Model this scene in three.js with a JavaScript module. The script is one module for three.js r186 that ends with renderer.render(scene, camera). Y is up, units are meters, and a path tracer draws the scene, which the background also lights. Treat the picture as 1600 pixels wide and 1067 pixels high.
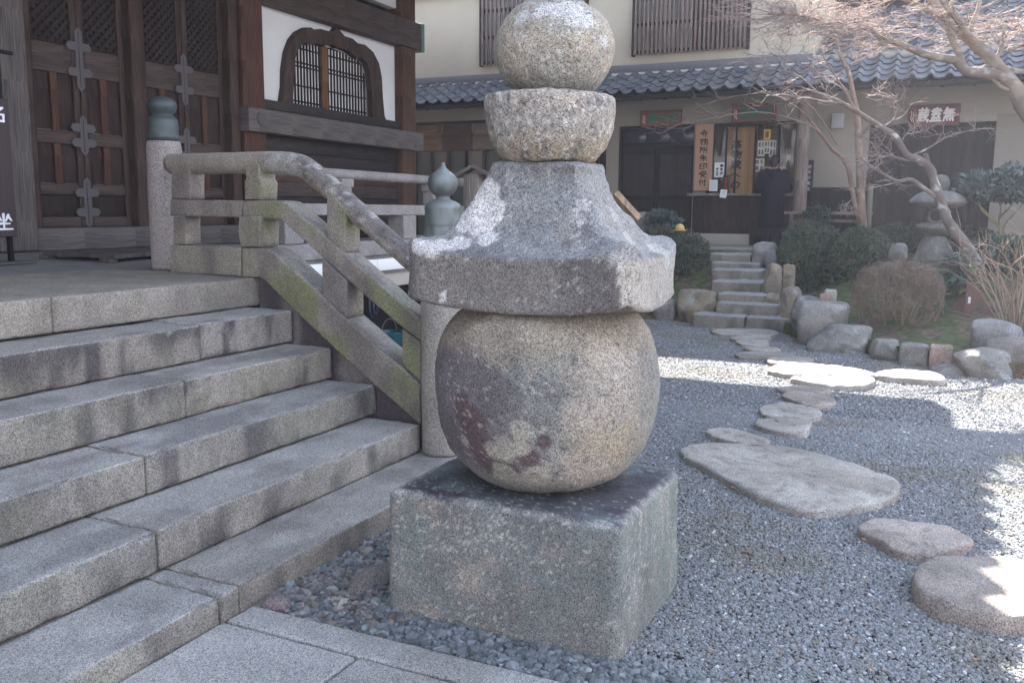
import * as THREE from 'three';
import { mergeGeometries, mergeVertices, toCreasedNormals } from 'three/addons/utils/BufferGeometryUtils.js';
import { TessellateModifier } from 'three/addons/modifiers/TessellateModifier.js';
import { MarchingCubes } from 'three/addons/objects/MarchingCubes.js';

/* ---------- camera, sky, sun, exposure ---------- */
const scene = new THREE.Scene();
const D2R = Math.PI / 180;
const YAW = 25.2294 * D2R, PITCH = 8.3204 * D2R, ROLL = 0.45765 * D2R, F = 1401.06, PW = 1600, PH = 1067;
const EYE = new THREE.Vector3(0, 1.55, 0);
const fh = new THREE.Vector3(Math.cos(YAW), 0, -Math.sin(YAW)), UPV = new THREE.Vector3(0, 1, 0);
const rt0 = fh.clone().cross(UPV);
const FW = fh.clone().multiplyScalar(Math.cos(PITCH)).addScaledVector(UPV, -Math.sin(PITCH));
const u0 = rt0.clone().cross(FW);
const RT = rt0.clone().multiplyScalar(Math.cos(ROLL)).addScaledVector(u0, Math.sin(ROLL));
const UP = RT.clone().cross(FW);
const camera = new THREE.PerspectiveCamera(2 * Math.atan(PH / 2 / F) / D2R, PW / PH, 0.05, 400);
camera.position.copy(EYE);
camera.quaternion.setFromRotationMatrix(new THREE.Matrix4().makeBasis(RT, UP, FW.clone().negate()));

const SUN = new THREE.Vector3(1.2, 1, -0.53).normalize();
function makeSky() {                       // clear winter sky, paler to the horizon, brighter round the sun
  const w = 512, h = 256, d = new Float32Array(w * h * 4);
  for (let j = 0; j < h; j++) for (let i = 0; i < w; i++) {
    const el = ((j + 0.5) / h - 0.5) * Math.PI, az = ((i + 0.5) / w - 0.5) * 2 * Math.PI;
    const x = Math.cos(az) * Math.cos(el), y = Math.sin(el), z = Math.sin(az) * Math.cos(el);
    const c = Math.max(-1, Math.min(1, x * SUN.x + y * SUN.y + z * SUN.z)), g = Math.acos(c);
    const t = Math.pow(Math.max(0, y), 0.55);
    let r = 0.3 + (0.108 - 0.3) * t, gg = 0.3 + (0.155 - 0.3) * t, b = 0.308 + (0.236 - 0.308) * t;
    const halo = 0.36 * Math.exp(-g * 5) + 0.1 * Math.exp(-g * 1.6);
    r += halo; gg += halo * 0.97; b += halo * 0.9;
    if (y < 0) { const k = Math.min(1, -y * 8); r += (0.1 - r) * k; gg += (0.1 - gg) * k; b += (0.1 - b) * k; }
    d.set([r, gg, b, 1], (j * w + i) * 4);
  }
  const t = new THREE.DataTexture(d, w, h, THREE.RGBAFormat, THREE.FloatType);
  t.mapping = THREE.EquirectangularReflectionMapping; t.magFilter = THREE.LinearFilter; t.minFilter = THREE.LinearFilter; t.needsUpdate = true;
  return t;
}
scene.background = makeSky();
scene.environment = scene.background;
const sun = new THREE.DirectionalLight(new THREE.Color(1, 0.95, 0.87), 5);
sun.position.copy(SUN).multiplyScalar(60).add(new THREE.Vector3(6, 0, -2));
sun.target.position.set(6, 0, -2);
sun.castShadow = true; sun.shadow.radius = 0.6;
Object.assign(sun.shadow.camera, { left: -30, right: 30, top: 30, bottom: -30, near: 1, far: 130 });
sun.shadow.mapSize.set(4096, 4096);
scene.add(sun, sun.target);
const renderer = new THREE.WebGLRenderer({ antialias: true });
renderer.toneMapping = THREE.LinearToneMapping;
renderer.toneMappingExposure = 9.9;
renderer.shadowMap.enabled = true;
scene.fog = new THREE.FogExp2(new THREE.Color(0.8, 0.8, 0.88), 0.002);

/* ---------- helpers ---------- */
let seed_ = 1;
function rng(s) { let a = s >>> 0; return () => { a = (a + 0x6d2b79f5) | 0; let t = Math.imul(a ^ (a >>> 15), 1 | a); t = (t + Math.imul(t ^ (t >>> 7), 61 | t)) ^ t; return ((t ^ (t >>> 14)) >>> 0) / 4294967296; }; }
const V = (x, y, z) => new THREE.Vector3(x, y, z);
const clamp = (x, a, b) => Math.min(b, Math.max(a, x));
const lerp = (a, b, t) => a + (b - a) * t;
const sstep = (a, b, x) => { const t = clamp((x - a) / (b - a), 0, 1); return t * t * (3 - 2 * t); };
const mix3 = (a, b, t) => [lerp(a[0], b[0], t), lerp(a[1], b[1], t), lerp(a[2], b[2], t)];
function hash3(x, y, z) { let h = Math.imul(x, 374761393) ^ Math.imul(y, 668265263) ^ Math.imul(z, 2147483647 - 1013904223); h = Math.imul(h ^ (h >>> 13), 1274126177); return ((h ^ (h >>> 16)) >>> 0) / 4294967296; }
function noise(x, y, z) {
  const ix = Math.floor(x), iy = Math.floor(y), iz = Math.floor(z); let fx = x - ix, fy = y - iy, fz = z - iz;
  fx = fx * fx * (3 - 2 * fx); fy = fy * fy * (3 - 2 * fy); fz = fz * fz * (3 - 2 * fz);
  const l = (a, b, t) => a + (b - a) * t;
  return l(l(l(hash3(ix, iy, iz), hash3(ix + 1, iy, iz), fx), l(hash3(ix, iy + 1, iz), hash3(ix + 1, iy + 1, iz), fx), fy),
    l(l(hash3(ix, iy, iz + 1), hash3(ix + 1, iy, iz + 1), fx), l(hash3(ix, iy + 1, iz + 1), hash3(ix + 1, iy + 1, iz + 1), fx), fy), fz);
}
function fbm(x, y, z, o = 4) { let s = 0, a = 0.5, n = 0; for (let i = 0; i < o; i++) { s += a * noise(x, y, z); n += a; a *= 0.5; x = x * 2.03 + 7.1; y = y * 2.03 + 3.7; z = z * 2.03 + 1.3; } return s / n; }
// the viewing geometry measured from the photograph: where a sight line meets a real plane, and its inverse
const ray = (px, py) => FW.clone().addScaledVector(RT, (px - PW / 2) / F).addScaledVector(UP, -(py - PH / 2) / F);
const on = (ax, val, px, py) => { const d = ray(px, py); return EYE.clone().addScaledVector(d, (val - EYE[ax]) / d[ax]); };
const at = (px, py, depth) => EYE.clone().addScaledVector(ray(px, py), depth);
const depthOf = (x, y, z) => V(x, y, z).sub(EYE).dot(FW);
const pxm = (x, y, z) => F / depthOf(x, y, z);
function hOn(x, z, py) { let lo = -2, hi = 12; for (let i = 0; i < 50; i++) { const m = (lo + hi) / 2, v = V(x, m, z).sub(EYE); (PH / 2 - F * v.dot(UP) / v.dot(FW) > py) ? lo = m : hi = m; } return lo; }

const used = new Map();
function numbered(n) { const k = used.get(n) || 0; used.set(n, k + 1); return k ? n + '_' + String(k).padStart(3, '0') : n; }
function tag(o, label, category, group) { o.userData.label = label; o.userData.category = category; if (group) o.userData.group = group; return o; }
function shade(o) { o.castShadow = o.receiveShadow = true; return o; }
function thing(name, label, category, p = [0, 0, 0], group) {
  const g = new THREE.Group(); g.name = numbered(name); g.position.set(...(p.toArray ? p.toArray() : p)); scene.add(g); g.userData.origin = g.position.clone();
  return tag(g, label, category, group);
}
// geometry is given in world coordinates and moved into the parent's frame
function put(name, geo, mat, parent) {
  const g = Array.isArray(geo) ? mergeGeometries(geo.map((q) => { const h = q.index ? q.toNonIndexed() : q; for (const k of Object.keys(h.attributes)) if (!['position', 'normal', 'uv', 'color'].includes(k)) h.deleteAttribute(k); return h; })) : geo;
  const o = (() => { let q = parent, v = V(0, 0, 0); while (q && q !== scene) { v.add(q.position); q = q.parent; } return v; })();
  if (o.lengthSq() > 0) g.translate(-o.x, -o.y, -o.z);
  const m = shade(new THREE.Mesh(g, mat)); m.name = parent ? name : numbered(name); (parent || scene).add(m); return m;
}
function solo(name, geo, mat, label, category, p, group) {   // a thing that is one mesh, standing at its base
  const m = shade(new THREE.Mesh(geo, mat)); m.name = numbered(name);
  if (p) { geo.translate(-p[0], -p[1], -p[2]); m.position.set(...p); }
  scene.add(m); return tag(m, label, category, group);
}
function struct(name, geo, mat) { const m = put(name, geo, mat, null); m.userData.kind = 'structure'; return m; }
function boxUV(g) {                                   // uv in metres from the dominant axis of each face
  if (g.index) g = g.toNonIndexed();
  const p = g.attributes.position.array, n = p.length / 9, uv = new Float32Array(n * 6);
  for (let i = 0; i < n; i++) {
    const o = i * 9, ax = p[o + 3] - p[o], ay = p[o + 4] - p[o + 1], az = p[o + 5] - p[o + 2], bx = p[o + 6] - p[o], by = p[o + 7] - p[o + 1], bz = p[o + 8] - p[o + 2];
    const nx = Math.abs(ay * bz - az * by), ny = Math.abs(az * bx - ax * bz), nz = Math.abs(ax * by - ay * bx);
    for (let k = 0; k < 3; k++) {
      const x = p[o + k * 3], y = p[o + k * 3 + 1], z = p[o + k * 3 + 2];
      if (ny >= nx && ny >= nz) { uv[i * 6 + k * 2] = x; uv[i * 6 + k * 2 + 1] = z; }
      else if (nx >= nz) { uv[i * 6 + k * 2] = z; uv[i * 6 + k * 2 + 1] = y; }
      else { uv[i * 6 + k * 2] = x; uv[i * 6 + k * 2 + 1] = y; }
    }
  }
  g.setAttribute('uv', new THREE.BufferAttribute(uv, 2)); return g;
}
// weld, displace along the normal by disp(p, n), colour by col(p, n)
function weather(g, disp, col, crease) {
  g = g.clone(); for (const k of Object.keys(g.attributes)) if (k !== 'position') g.deleteAttribute(k);
  g = mergeVertices(g, 1e-4); g.computeVertexNormals();
  const P = g.attributes.position, N = g.attributes.normal;
  if (disp) { for (let i = 0; i < P.count; i++) { const x = P.getX(i), y = P.getY(i), z = P.getZ(i), d = disp(x, y, z, N.getX(i), N.getY(i), N.getZ(i)); P.setXYZ(i, x + N.getX(i) * d, y + N.getY(i) * d, z + N.getZ(i) * d); } g.computeVertexNormals(); }
  if (col) { const c = new Float32Array(P.count * 3), N2 = g.attributes.normal; for (let i = 0; i < P.count; i++) { const k = col(P.getX(i), P.getY(i), P.getZ(i), N2.getX(i), N2.getY(i), N2.getZ(i)); c[i * 3] = k[0]; c[i * 3 + 1] = k[1]; c[i * 3 + 2] = k[2]; } g.setAttribute('color', new THREE.BufferAttribute(c, 3)); }
  if (crease) g = toCreasedNormals(g, crease);
  return boxUV(g);
}
// box with worn, rounded edges between two corners; segments of about `seg` metres
function rbox(x0, x1, y0, y1, z0, z1, r = 0.01, seg = 1e9) {
  const L = [x1 - x0, y1 - y0, z1 - z0], c = [(x0 + x1) / 2, (y0 + y1) / 2, (z0 + z1) / 2]; r = Math.min(r, ...L.map((l) => l * 0.45));
  const n = L.map((l) => Math.max(1, Math.round((l - 2 * r) / seg)));
  const g = new THREE.BoxGeometry(1, 1, 1, n[0] + 2, n[1] + 2, n[2] + 2), P = g.attributes.position;
  for (let i = 0; i < P.count; i++) {
    const v = [P.getX(i), P.getY(i), P.getZ(i)], q = [0, 0, 0], e = [0, 0, 0];
    for (let k = 0; k < 3; k++) {
      const t = Math.round((v[k] + 0.5) * (n[k] + 2)), h = L[k] / 2;
      const s = t === 0 ? -h : t === n[k] + 2 ? h : -h + r + (t - 1) / n[k] * (L[k] - 2 * r);
      q[k] = clamp(s, -h + r, h - r); e[k] = s - q[k];
    }
    const l = Math.hypot(...e) || 1, f = Math.min(1, r / l);
    P.setXYZ(i, c[0] + q[0] + e[0] * f, c[1] + q[1] + e[1] * f, c[2] + q[2] + e[2] * f);
  }
  return g;
}
function bx(x0, x1, y0, y1, z0, z1, r = 0.006) { const g = toCreasedNormals(rbox(Math.min(x0, x1), Math.max(x0, x1), Math.min(y0, y1), Math.max(y0, y1), Math.min(z0, z1), Math.max(z0, z1), r), 0.6); return boxUV(g); }
function lathe(prof, cx, cz, seg = 32) { const g = new THREE.LatheGeometry(prof.map(([r, y]) => new THREE.Vector2(Math.max(r, 1e-4), y)), seg); g.translate(cx, 0, cz); return g; }
function spline(pts, n) { return new THREE.CatmullRomCurve3(pts.map((p) => p.isVector3 ? p : V(...p)), false, 'centripetal').getPoints(n); }
class MB {                                             // collects tapered tubes and faces
  constructor() { this.p = []; this.i = []; this.c = null; }
  tube(pts, rad, sides = 6, wob = 0) {
    const base = this.p.length / 3; let t = V(0, 0, 0), nrm = null;
    for (let k = 0; k < pts.length; k++) {
      t.copy(pts[Math.min(k + 1, pts.length - 1)]).sub(pts[Math.max(0, k - 1)]).normalize();
      if (!nrm) nrm = V(Math.abs(t.y) < 0.9 ? 0 : 1, Math.abs(t.y) < 0.9 ? 1 : 0, 0);
      nrm.addScaledVector(t, -nrm.dot(t)).normalize(); const b = t.clone().cross(nrm), r0 = typeof rad === 'function' ? rad(k / (pts.length - 1)) : rad[k];
      for (let s = 0; s < sides; s++) {
        const a = s / sides * Math.PI * 2; let r = r0; const q = pts[k].clone().addScaledVector(nrm, Math.cos(a) * r).addScaledVector(b, Math.sin(a) * r);
        if (wob) { const w = (fbm(q.x * 14, q.y * 14, q.z * 14, 3) - 0.5) * wob * r0; q.addScaledVector(nrm, Math.cos(a) * w).addScaledVector(b, Math.sin(a) * w); }
        this.p.push(q.x, q.y, q.z);
      }
    }
    for (let k = 0; k < pts.length - 1; k++) for (let s = 0; s < sides; s++) { const a = base + k * sides + s, b = base + k * sides + (s + 1) % sides, c = a + sides, d = b + sides; this.i.push(a, b, c, b, d, c); }
    const e = base + (pts.length - 1) * sides; for (let s = 1; s < sides - 1; s++) { this.i.push(e, e + s, e + s + 1, base, base + s + 1, base + s); }
    return this;
  }
  geo() { const g = new THREE.BufferGeometry(); g.setAttribute('position', new THREE.BufferAttribute(new Float32Array(this.p), 3)); g.setIndex(this.i); g.computeVertexNormals(); const uv = new Float32Array(this.p.length / 3 * 2); for (let k = 0; k < uv.length / 2; k++) { uv[k * 2] = this.p[k * 3] + this.p[k * 3 + 2]; uv[k * 2 + 1] = this.p[k * 3 + 1]; } g.setAttribute('uv', new THREE.BufferAttribute(uv, 2)); return g; }
}
function prism(poly, zx, thick, bev = 0.012, edge = 0) { // polygon of [z, y] pushed along +X; zx(z) is the X of its front face
  const sh = new THREE.Shape(poly.map(([z, y]) => new THREE.Vector2(-z, y)));
  let g = new THREE.ExtrudeGeometry(sh, { depth: thick - 2 * bev, bevelEnabled: bev > 0, bevelSize: bev, bevelThickness: bev, bevelOffset: -bev, bevelSegments: 2 });
  const P = g.attributes.position;
  for (let i = 0; i < P.count; i++) { const z = -P.getX(i), y = P.getY(i), w = P.getZ(i) + bev; P.setXYZ(i, zx(z) + w, y, z); }
  if (edge) g = new TessellateModifier(edge, 12).modify(g);
  return g;
}
function sdf(fn, c, s, res) {                           // one continuous surface from a signed distance
  const m = new MarchingCubes(res, new THREE.MeshBasicMaterial(), false, false, 60000); m.isolation = 0;
  const h = res / 2;
  for (let k = 0; k < res; k++) for (let j = 0; j < res; j++) for (let i = 0; i < res; i++) m.field[i + j * res + k * res * res] = -fn(c.x + s * (i - h) / h, c.y + s * (j - h) / h, c.z + s * (k - h) / h);
  m.update();
  const n = m.count, g = new THREE.BufferGeometry(), p = new Float32Array(n * 3);
  for (let i = 0; i < n; i++) { p[i * 3] = c.x + s * m.positionArray[i * 3]; p[i * 3 + 1] = c.y + s * m.positionArray[i * 3 + 1]; p[i * 3 + 2] = c.z + s * m.positionArray[i * 3 + 2]; }
  g.setAttribute('position', new THREE.BufferAttribute(p, 3));
  let w = mergeVertices(g, 1e-5); w.computeVertexNormals(); return boxUV(w);
}
const cap = (p, a, b, r0, r1) => { const ba = b.clone().sub(a), pa = p.clone().sub(a), h = clamp(pa.dot(ba) / ba.lengthSq(), 0, 1); return pa.addScaledVector(ba, -h).length() - lerp(r0, r1, h); };
const smin = (a, b, k) => { const h = clamp(0.5 + 0.5 * (b - a) / k, 0, 1); return lerp(b, a, h) - k * h * (1 - h); };

/* ---------- textures ---------- */
function dataTex(n, fn, srgb, metres) {
  const d = new Uint8Array(n * n * 4);
  for (let j = 0; j < n; j++) for (let i = 0; i < n; i++) { const c = fn(i, j, n); const o = (j * n + i) * 4; d[o] = c[0] * 255; d[o + 1] = c[1] * 255; d[o + 2] = c[2] * 255; d[o + 3] = 255; }
  const t = new THREE.DataTexture(d, n, n); t.wrapS = t.wrapT = THREE.RepeatWrapping; t.magFilter = THREE.LinearFilter; t.minFilter = THREE.LinearMipmapLinearFilter; t.generateMipmaps = true;
  if (srgb) t.colorSpace = THREE.SRGBColorSpace; t.repeat.set(1 / metres, 1 / metres); t.needsUpdate = true; return t;
}
const tnoise = (x, y, per, s) => { const ix = Math.floor(x), iy = Math.floor(y); let fx = x - ix, fy = y - iy; fx = fx * fx * (3 - 2 * fx); fy = fy * fy * (3 - 2 * fy); const m = (a) => ((a % per) + per) % per; const a = hash3(m(ix), m(iy), s), b = hash3(m(ix + 1), m(iy), s), c = hash3(m(ix), m(iy + 1), s), d = hash3(m(ix + 1), m(iy + 1), s); return lerp(lerp(a, b, fx), lerp(c, d, fx), fy); };
const tfbm = (u, v, per, s, o = 4) => { let r = 0, a = 0.5, n = 0; for (let k = 0; k < o; k++) { r += a * tnoise(u * per, v * per, per, s + k); n += a; a *= 0.5; per *= 2; } return r / n; };
function grains(n, cell, s) {                           // jittered crystals: id and distance of the nearest
  const m = n / cell; return (i, j) => { const cx = Math.floor(i / cell), cy = Math.floor(j / cell); let best = 1e9, id = 0; for (let a = -1; a < 2; a++) for (let b = -1; b < 2; b++) { const x = ((cx + a) % m + m) % m, y = ((cy + b) % m + m) % m, jx = (cx + a + hash3(x, y, s)) * cell, jy = (cy + b + hash3(x, y, s + 1)) * cell, d = (i - jx) ** 2 + (j - jy) ** 2; if (d < best) { best = d; id = hash3(x, y, s + 2); } } return [id, Math.sqrt(best) / cell]; };
}
const gr1 = grains(1024, 4, 11), gr2 = grains(1024, 8, 31);
const gr3 = grains(1024, 3, 131);
const granite = dataTex(1024, (i, j, n) => {
  const [a] = gr3(i, j), [b] = gr2(i, j), l = tfbm(i / n, j / n, 6, 5, 5), f = hash3(i, j, 77);
  let c = a < 0.14 ? [0.42, 0.42, 0.43] : a < 0.3 ? [0.6, 0.59, 0.58] : a < 0.74 ? [0.76, 0.75, 0.735] : a < 0.9 ? [0.86, 0.845, 0.82] : [0.8, 0.74, 0.69];
  if (b < 0.1) c = mix3(c, [0.5, 0.5, 0.52], 0.35); else if (b > 0.9) c = mix3(c, [0.93, 0.91, 0.89], 0.35);
  const k = 0.86 + 0.22 * l + 0.12 * (f - 0.5); return c.map((q) => clamp(q * k, 0, 1));
}, true, 0.9);
const graniteBump = dataTex(1024, (i, j, n) => { const [a, d] = gr1(i, j), [b, e] = gr2(i, j), k = clamp(0.3 * a + 0.25 * b + 0.3 * tfbm(i / n, j / n, 24, 9, 4) + 0.2 * (1 - e), 0, 1); return [k, k, k]; }, false, 0.9);
const gg1 = grains(1024, 16, 91);
const gravelTex = dataTex(1024, (i, j, n) => { const [a, d] = gg1(i, j), k = (1 - 0.55 * sstep(0.3, 0.75, d)) * (0.45 + 0.5 * a), w = hash3(Math.floor(a * 9999), 3, 4); return [k * lerp(0.95, 1.05, w), k * 0.99, k * lerp(1.08, 0.96, w)].map((q) => clamp(q, 0, 1)); }, true, 1.1);
const gravelBump = dataTex(1024, (i, j, n) => { const [a, d] = gg1(i, j), k = clamp((1 - sstep(0.1, 0.75, d)) * (0.5 + 0.5 * a), 0, 1); return [k, k, k]; }, false, 1.1);
const woodTex = dataTex(512, (i, j, n) => { const u = i / n, v = j / n, w = tfbm(u, v, 3, 20, 3), q = tnoise(u * 48 + w * 6, v * 2, 48, 23), f = tnoise(u * 256, v * 6, 256, 29), k = 0.55 + 0.28 * q + 0.18 * f + 0.14 * (w - 0.5); return [k, k * 0.985, k * 0.965].map((x) => clamp(x, 0, 1)); }, true, 0.7);
const woodBump = dataTex(512, (i, j, n) => { const u = i / n, v = j / n, w = tfbm(u, v, 3, 20, 3), k = 0.5 * tnoise(u * 48 + w * 6, v * 2, 48, 23) + 0.5 * tnoise(u * 256, v * 6, 256, 29); return [k, k, k]; }, false, 0.7);
const plasterTex = dataTex(512, (i, j, n) => { const k = 0.86 + 0.1 * tfbm(i / n, j / n, 4, 40, 5) + 0.05 * (hash3(i, j, 8) - 0.5); return [k, k, k]; }, true, 2.2);
const soilTex = dataTex(512, (i, j, n) => { const a = tfbm(i / n, j / n, 8, 50, 5), b = tfbm(i / n, j / n, 20, 60, 4), h = hash3(i >> 1, j >> 1, 3); const m = sstep(0.42, 0.6, a); const c = mix3([0.36, 0.3, 0.25], [0.25, 0.29, 0.16], m); const k = 0.6 + 0.6 * b + 0.3 * (h - 0.5); return c.map((q) => clamp(q * k * 1.2, 0, 1)); }, true, 1.3);

const M = {};
const std = (o) => new THREE.MeshStandardMaterial({ roughness: 0.85, ...o });
const lin = (r, g, b) => new THREE.Color().setRGB(r, g, b);
M.stone = std({ map: granite, bumpMap: graniteBump, bumpScale: 0.004, vertexColors: true, roughness: 0.9 });
M.rock = std({ map: granite, bumpMap: graniteBump, bumpScale: 0.006, vertexColors: true, roughness: 0.92 });
const wood = (r, g, b, rough = 0.7) => new THREE.MeshPhysicalMaterial({ specularIntensity: 0.35, color: lin(r, g, b), map: woodTex, bumpMap: woodBump, bumpScale: 0.003, roughness: rough });
const woodTexH = woodTex.clone(), woodBumpH = woodBump.clone(); for (const t of [woodTexH, woodBumpH]) { t.rotation = Math.PI / 2; t.needsUpdate = true; }
const woodH = (r, g, b, rough = 0.7) => std({ color: lin(r, g, b), map: woodTexH, bumpMap: woodBumpH, bumpScale: 0.003, roughness: rough });
M.darkWood = wood(0.055, 0.042, 0.04); M.redWood = wood(0.155, 0.082, 0.062); M.greyWood = wood(0.2, 0.18, 0.18); M.blackWood = wood(0.022, 0.021, 0.026, 0.6); M.brownWood = wood(0.075, 0.052, 0.048);
M.paleWood = wood(0.5, 0.36, 0.25); M.postWood = wood(0.34, 0.27, 0.24); M.boardWood = wood(0.115, 0.08, 0.07); M.boardWoodH = woodH(0.115, 0.08, 0.07); M.greyWoodH = woodH(0.2, 0.18, 0.18); M.darkWoodH = woodH(0.055, 0.042, 0.04); M.redWoodH = woodH(0.14, 0.08, 0.062); M.tanWoodH = woodH(0.3, 0.17, 0.09); M.postWoodH = woodH(0.3, 0.23, 0.2); M.slat = wood(0.12, 0.1, 0.11); M.tanWood = wood(0.3, 0.17, 0.09); M.whiteWood = wood(0.42, 0.38, 0.35);
M.plaster = std({ color: lin(0.96, 0.96, 0.96), map: plasterTex, roughness: 0.9 });
M.beige = std({ color: lin(0.62, 0.56, 0.45), map: plasterTex, roughness: 0.95 });
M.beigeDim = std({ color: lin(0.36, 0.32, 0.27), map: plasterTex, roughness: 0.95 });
M.concrete = std({ color: lin(0.52, 0.48, 0.42), map: plasterTex, roughness: 0.95 });
M.metal = std({ color: lin(0.1, 0.09, 0.092), roughness: 0.7 });
M.white = std({ color: lin(0.78, 0.78, 0.78), roughness: 0.8 });
M.paper = std({ color: lin(0.8, 0.79, 0.76), roughness: 0.9 });
M.tile = std({ color: lin(0.09, 0.09, 0.1), roughness: 0.42, bumpMap: plasterTex, bumpScale: 0.002 });
M.tile2 = std({ color: lin(0.108, 0.11, 0.125), roughness: 0.45, bumpMap: plasterTex, bumpScale: 0.002 });
M.tile3 = std({ color: lin(0.072, 0.075, 0.088), roughness: 0.5, bumpMap: plasterTex, bumpScale: 0.002 });
M.glass = new THREE.MeshPhysicalMaterial({ color: lin(0.95, 0.96, 0.97), transmission: 1, thickness: 0, roughness: 0.02, ior: 1.5 });
M.void = std({ color: lin(0.02, 0.02, 0.022), roughness: 1 });
M.navy = new THREE.MeshPhysicalMaterial({ color: lin(0.007, 0.008, 0.018), roughness: 0.9, specularIntensity: 0.2 });
M.trousers = std({ color: lin(0.01, 0.01, 0.014), roughness: 0.9 });
M.hair = std({ color: lin(0.008, 0.007, 0.008), roughness: 0.6 });
M.skin = std({ color: lin(0.5, 0.3, 0.22), roughness: 0.6 });
M.fur = std({ color: lin(0.3, 0.21, 0.14), roughness: 1 });
M.soil = std({ map: soilTex, bumpMap: gravelBump, bumpScale: 0.012, roughness: 1 });
M.gravel = std({ color: lin(0.36, 0.365, 0.375), map: gravelTex, bumpMap: gravelBump, bumpScale: 0.012, roughness: 0.95 });

/* ---------- ground and paving ---------- */
{
  const g = new THREE.PlaneGeometry(240, 240, 120, 120); g.rotateX(-Math.PI / 2); g.translate(20, -0.035, 0);
  struct('ground', boxUV(g), M.gravel);
}
// crushed-stone gravel: nobody could count it
const pebbleShapes = [0, 1, 2, 3].map((k) => {
  const r = rng(50 + k), g = mergeVertices((() => { const q = new THREE.IcosahedronGeometry(1, 0); q.deleteAttribute('normal'); q.deleteAttribute('uv'); return q; })()), P = g.attributes.position;
  for (let i = 0; i < P.count; i++) { const f = 0.72 + 0.5 * r(); P.setXYZ(i, P.getX(i) * f, P.getY(i) * f * 0.62, P.getZ(i) * f * (0.7 + 0.15 * k)); }
  const t = g.toNonIndexed(); t.computeVertexNormals(); return t;
});
const pebbleMat = std({ roughness: 0.85, color: 0xffffff });
function scatter(name, label, n, area, size, colour, y0, s, keep) {
  const r = rng(s), per = Math.ceil(n / 4), mt = new THREE.Matrix4(), q = new THREE.Quaternion(), e = new THREE.Euler(), c = new THREE.Color();
  const root = new THREE.Group(); root.name = numbered(name); scene.add(root); root.userData.kind = 'stuff'; tag(root, label, 'gravel');
  for (let k = 0; k < 4; k++) {
    const list = []; 
    for (let i = 0; i < per; i++) {
      const [x, z] = area(r); if (keep && !keep(x, z)) continue;
      const big = Math.pow(r(), 4), sc = size * (0.55 + 0.5 * r() + 1.0 * big), yy = y0 + (r() - 0.35) * size * 0.9 + 0.016 * (fbm(x * 2.4, 5, z * 2.4, 3) - 0.5);
      e.set((r() - 0.5) * 1.2, r() * 6.28, (r() - 0.5) * 1.2); q.setFromEuler(e);
      list.push([mt.clone().compose(V(x, yy, z), q.clone(), V(sc, sc, sc)), colour(r, x, z)]);
    }
    const m = new THREE.InstancedMesh(pebbleShapes[k], pebbleMat, list.length);
    list.forEach(([a, b], i) => { m.setMatrixAt(i, a); m.setColorAt(i, c.setRGB(...b)); });
    m.name = 'pebbles'; shade(m); m.userData.kind = 'stuff'; root.add(m);
  }
  return root;
}
const greyPebble = (r, x, z) => { const big = 0.8 + 0.4 * fbm(x * 0.9, 3, z * 0.9, 4), dirt = sstep(0.54, 0.7, fbm(x * 1.7 + 4, 8, z * 1.7, 4)) * 0.5, c = greyPebble0(r); return [c[0] * big * (1 - 0.15 * dirt), c[1] * big * (1 - 0.25 * dirt), c[2] * big * (1 - 0.45 * dirt)]; };
const greyPebble0 = (r) => { const a = r(), t = r(), k = a < 0.85 ? 0.135 + 0.1 * r() : a < 0.98 ? 0.2 + 0.12 * r() : 0.36 + 0.2 * r(); return t < 0.06 ? [k * 1.15, k * 0.95, k * 0.78] : [k * 0.99, k * 1.0, k * 1.03]; };
const blocked = (x, z) => (x > 2.84 && x < 3.6 && z > -1.84 && z < -0.94) || (x < 2.62 && z > -2.42 && z < 3) || (z < -2.38 && x < 4.7);
scatter('gravel', 'grey crushed stone gravel covering the courtyard near the camera', 330000, (r) => [2.3 + 5.0 * Math.pow(r(), 1.25), -2.7 + 4.2 * r()], 0.0074, greyPebble, -0.026, 7, (x, z) => !blocked(x, z) && z < 1.5);
scatter('gravel', 'grey crushed stone gravel in the middle and far part of the courtyard', 250000, (r) => [6.6 + 6.2 * r(), -5.2 + 6.6 * r()], 0.0084, greyPebble, -0.026, 8, (x, z) => z < 1.4);
scatter('gravel', 'coarse broken stones filling the gap between stone steps and pagoda base', 3800, (r) => [2.55 + 1.2 * r(), -2.42 + 0.68 * r()], 0.018, (r) => { const k = 0.06 + 0.2 * r() * r() + 0.06 * r(), t = r(); return t < 0.3 ? [k * 1.2, k * 1.02, k * 0.9] : t < 0.4 ? [k * 0.9, k * 1.1, k * 1.12] : [k, k, k * 1.05]; }, -0.02, 9, (x, z) => !(x > 2.84 && z > -1.84) && x > 2.61);
scatter('gravel', 'coarse bluish stones along the front foot of the pagoda base', 1500, (r) => [2.62 + 0.24 * r(), -1.95 + 1.5 * r()], 0.0165, (r) => { const k = 0.08 + 0.2 * r() * r() + 0.06 * r(); return [k * 0.94, k, k * 1.05]; }, -0.022, 10, null);

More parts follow.
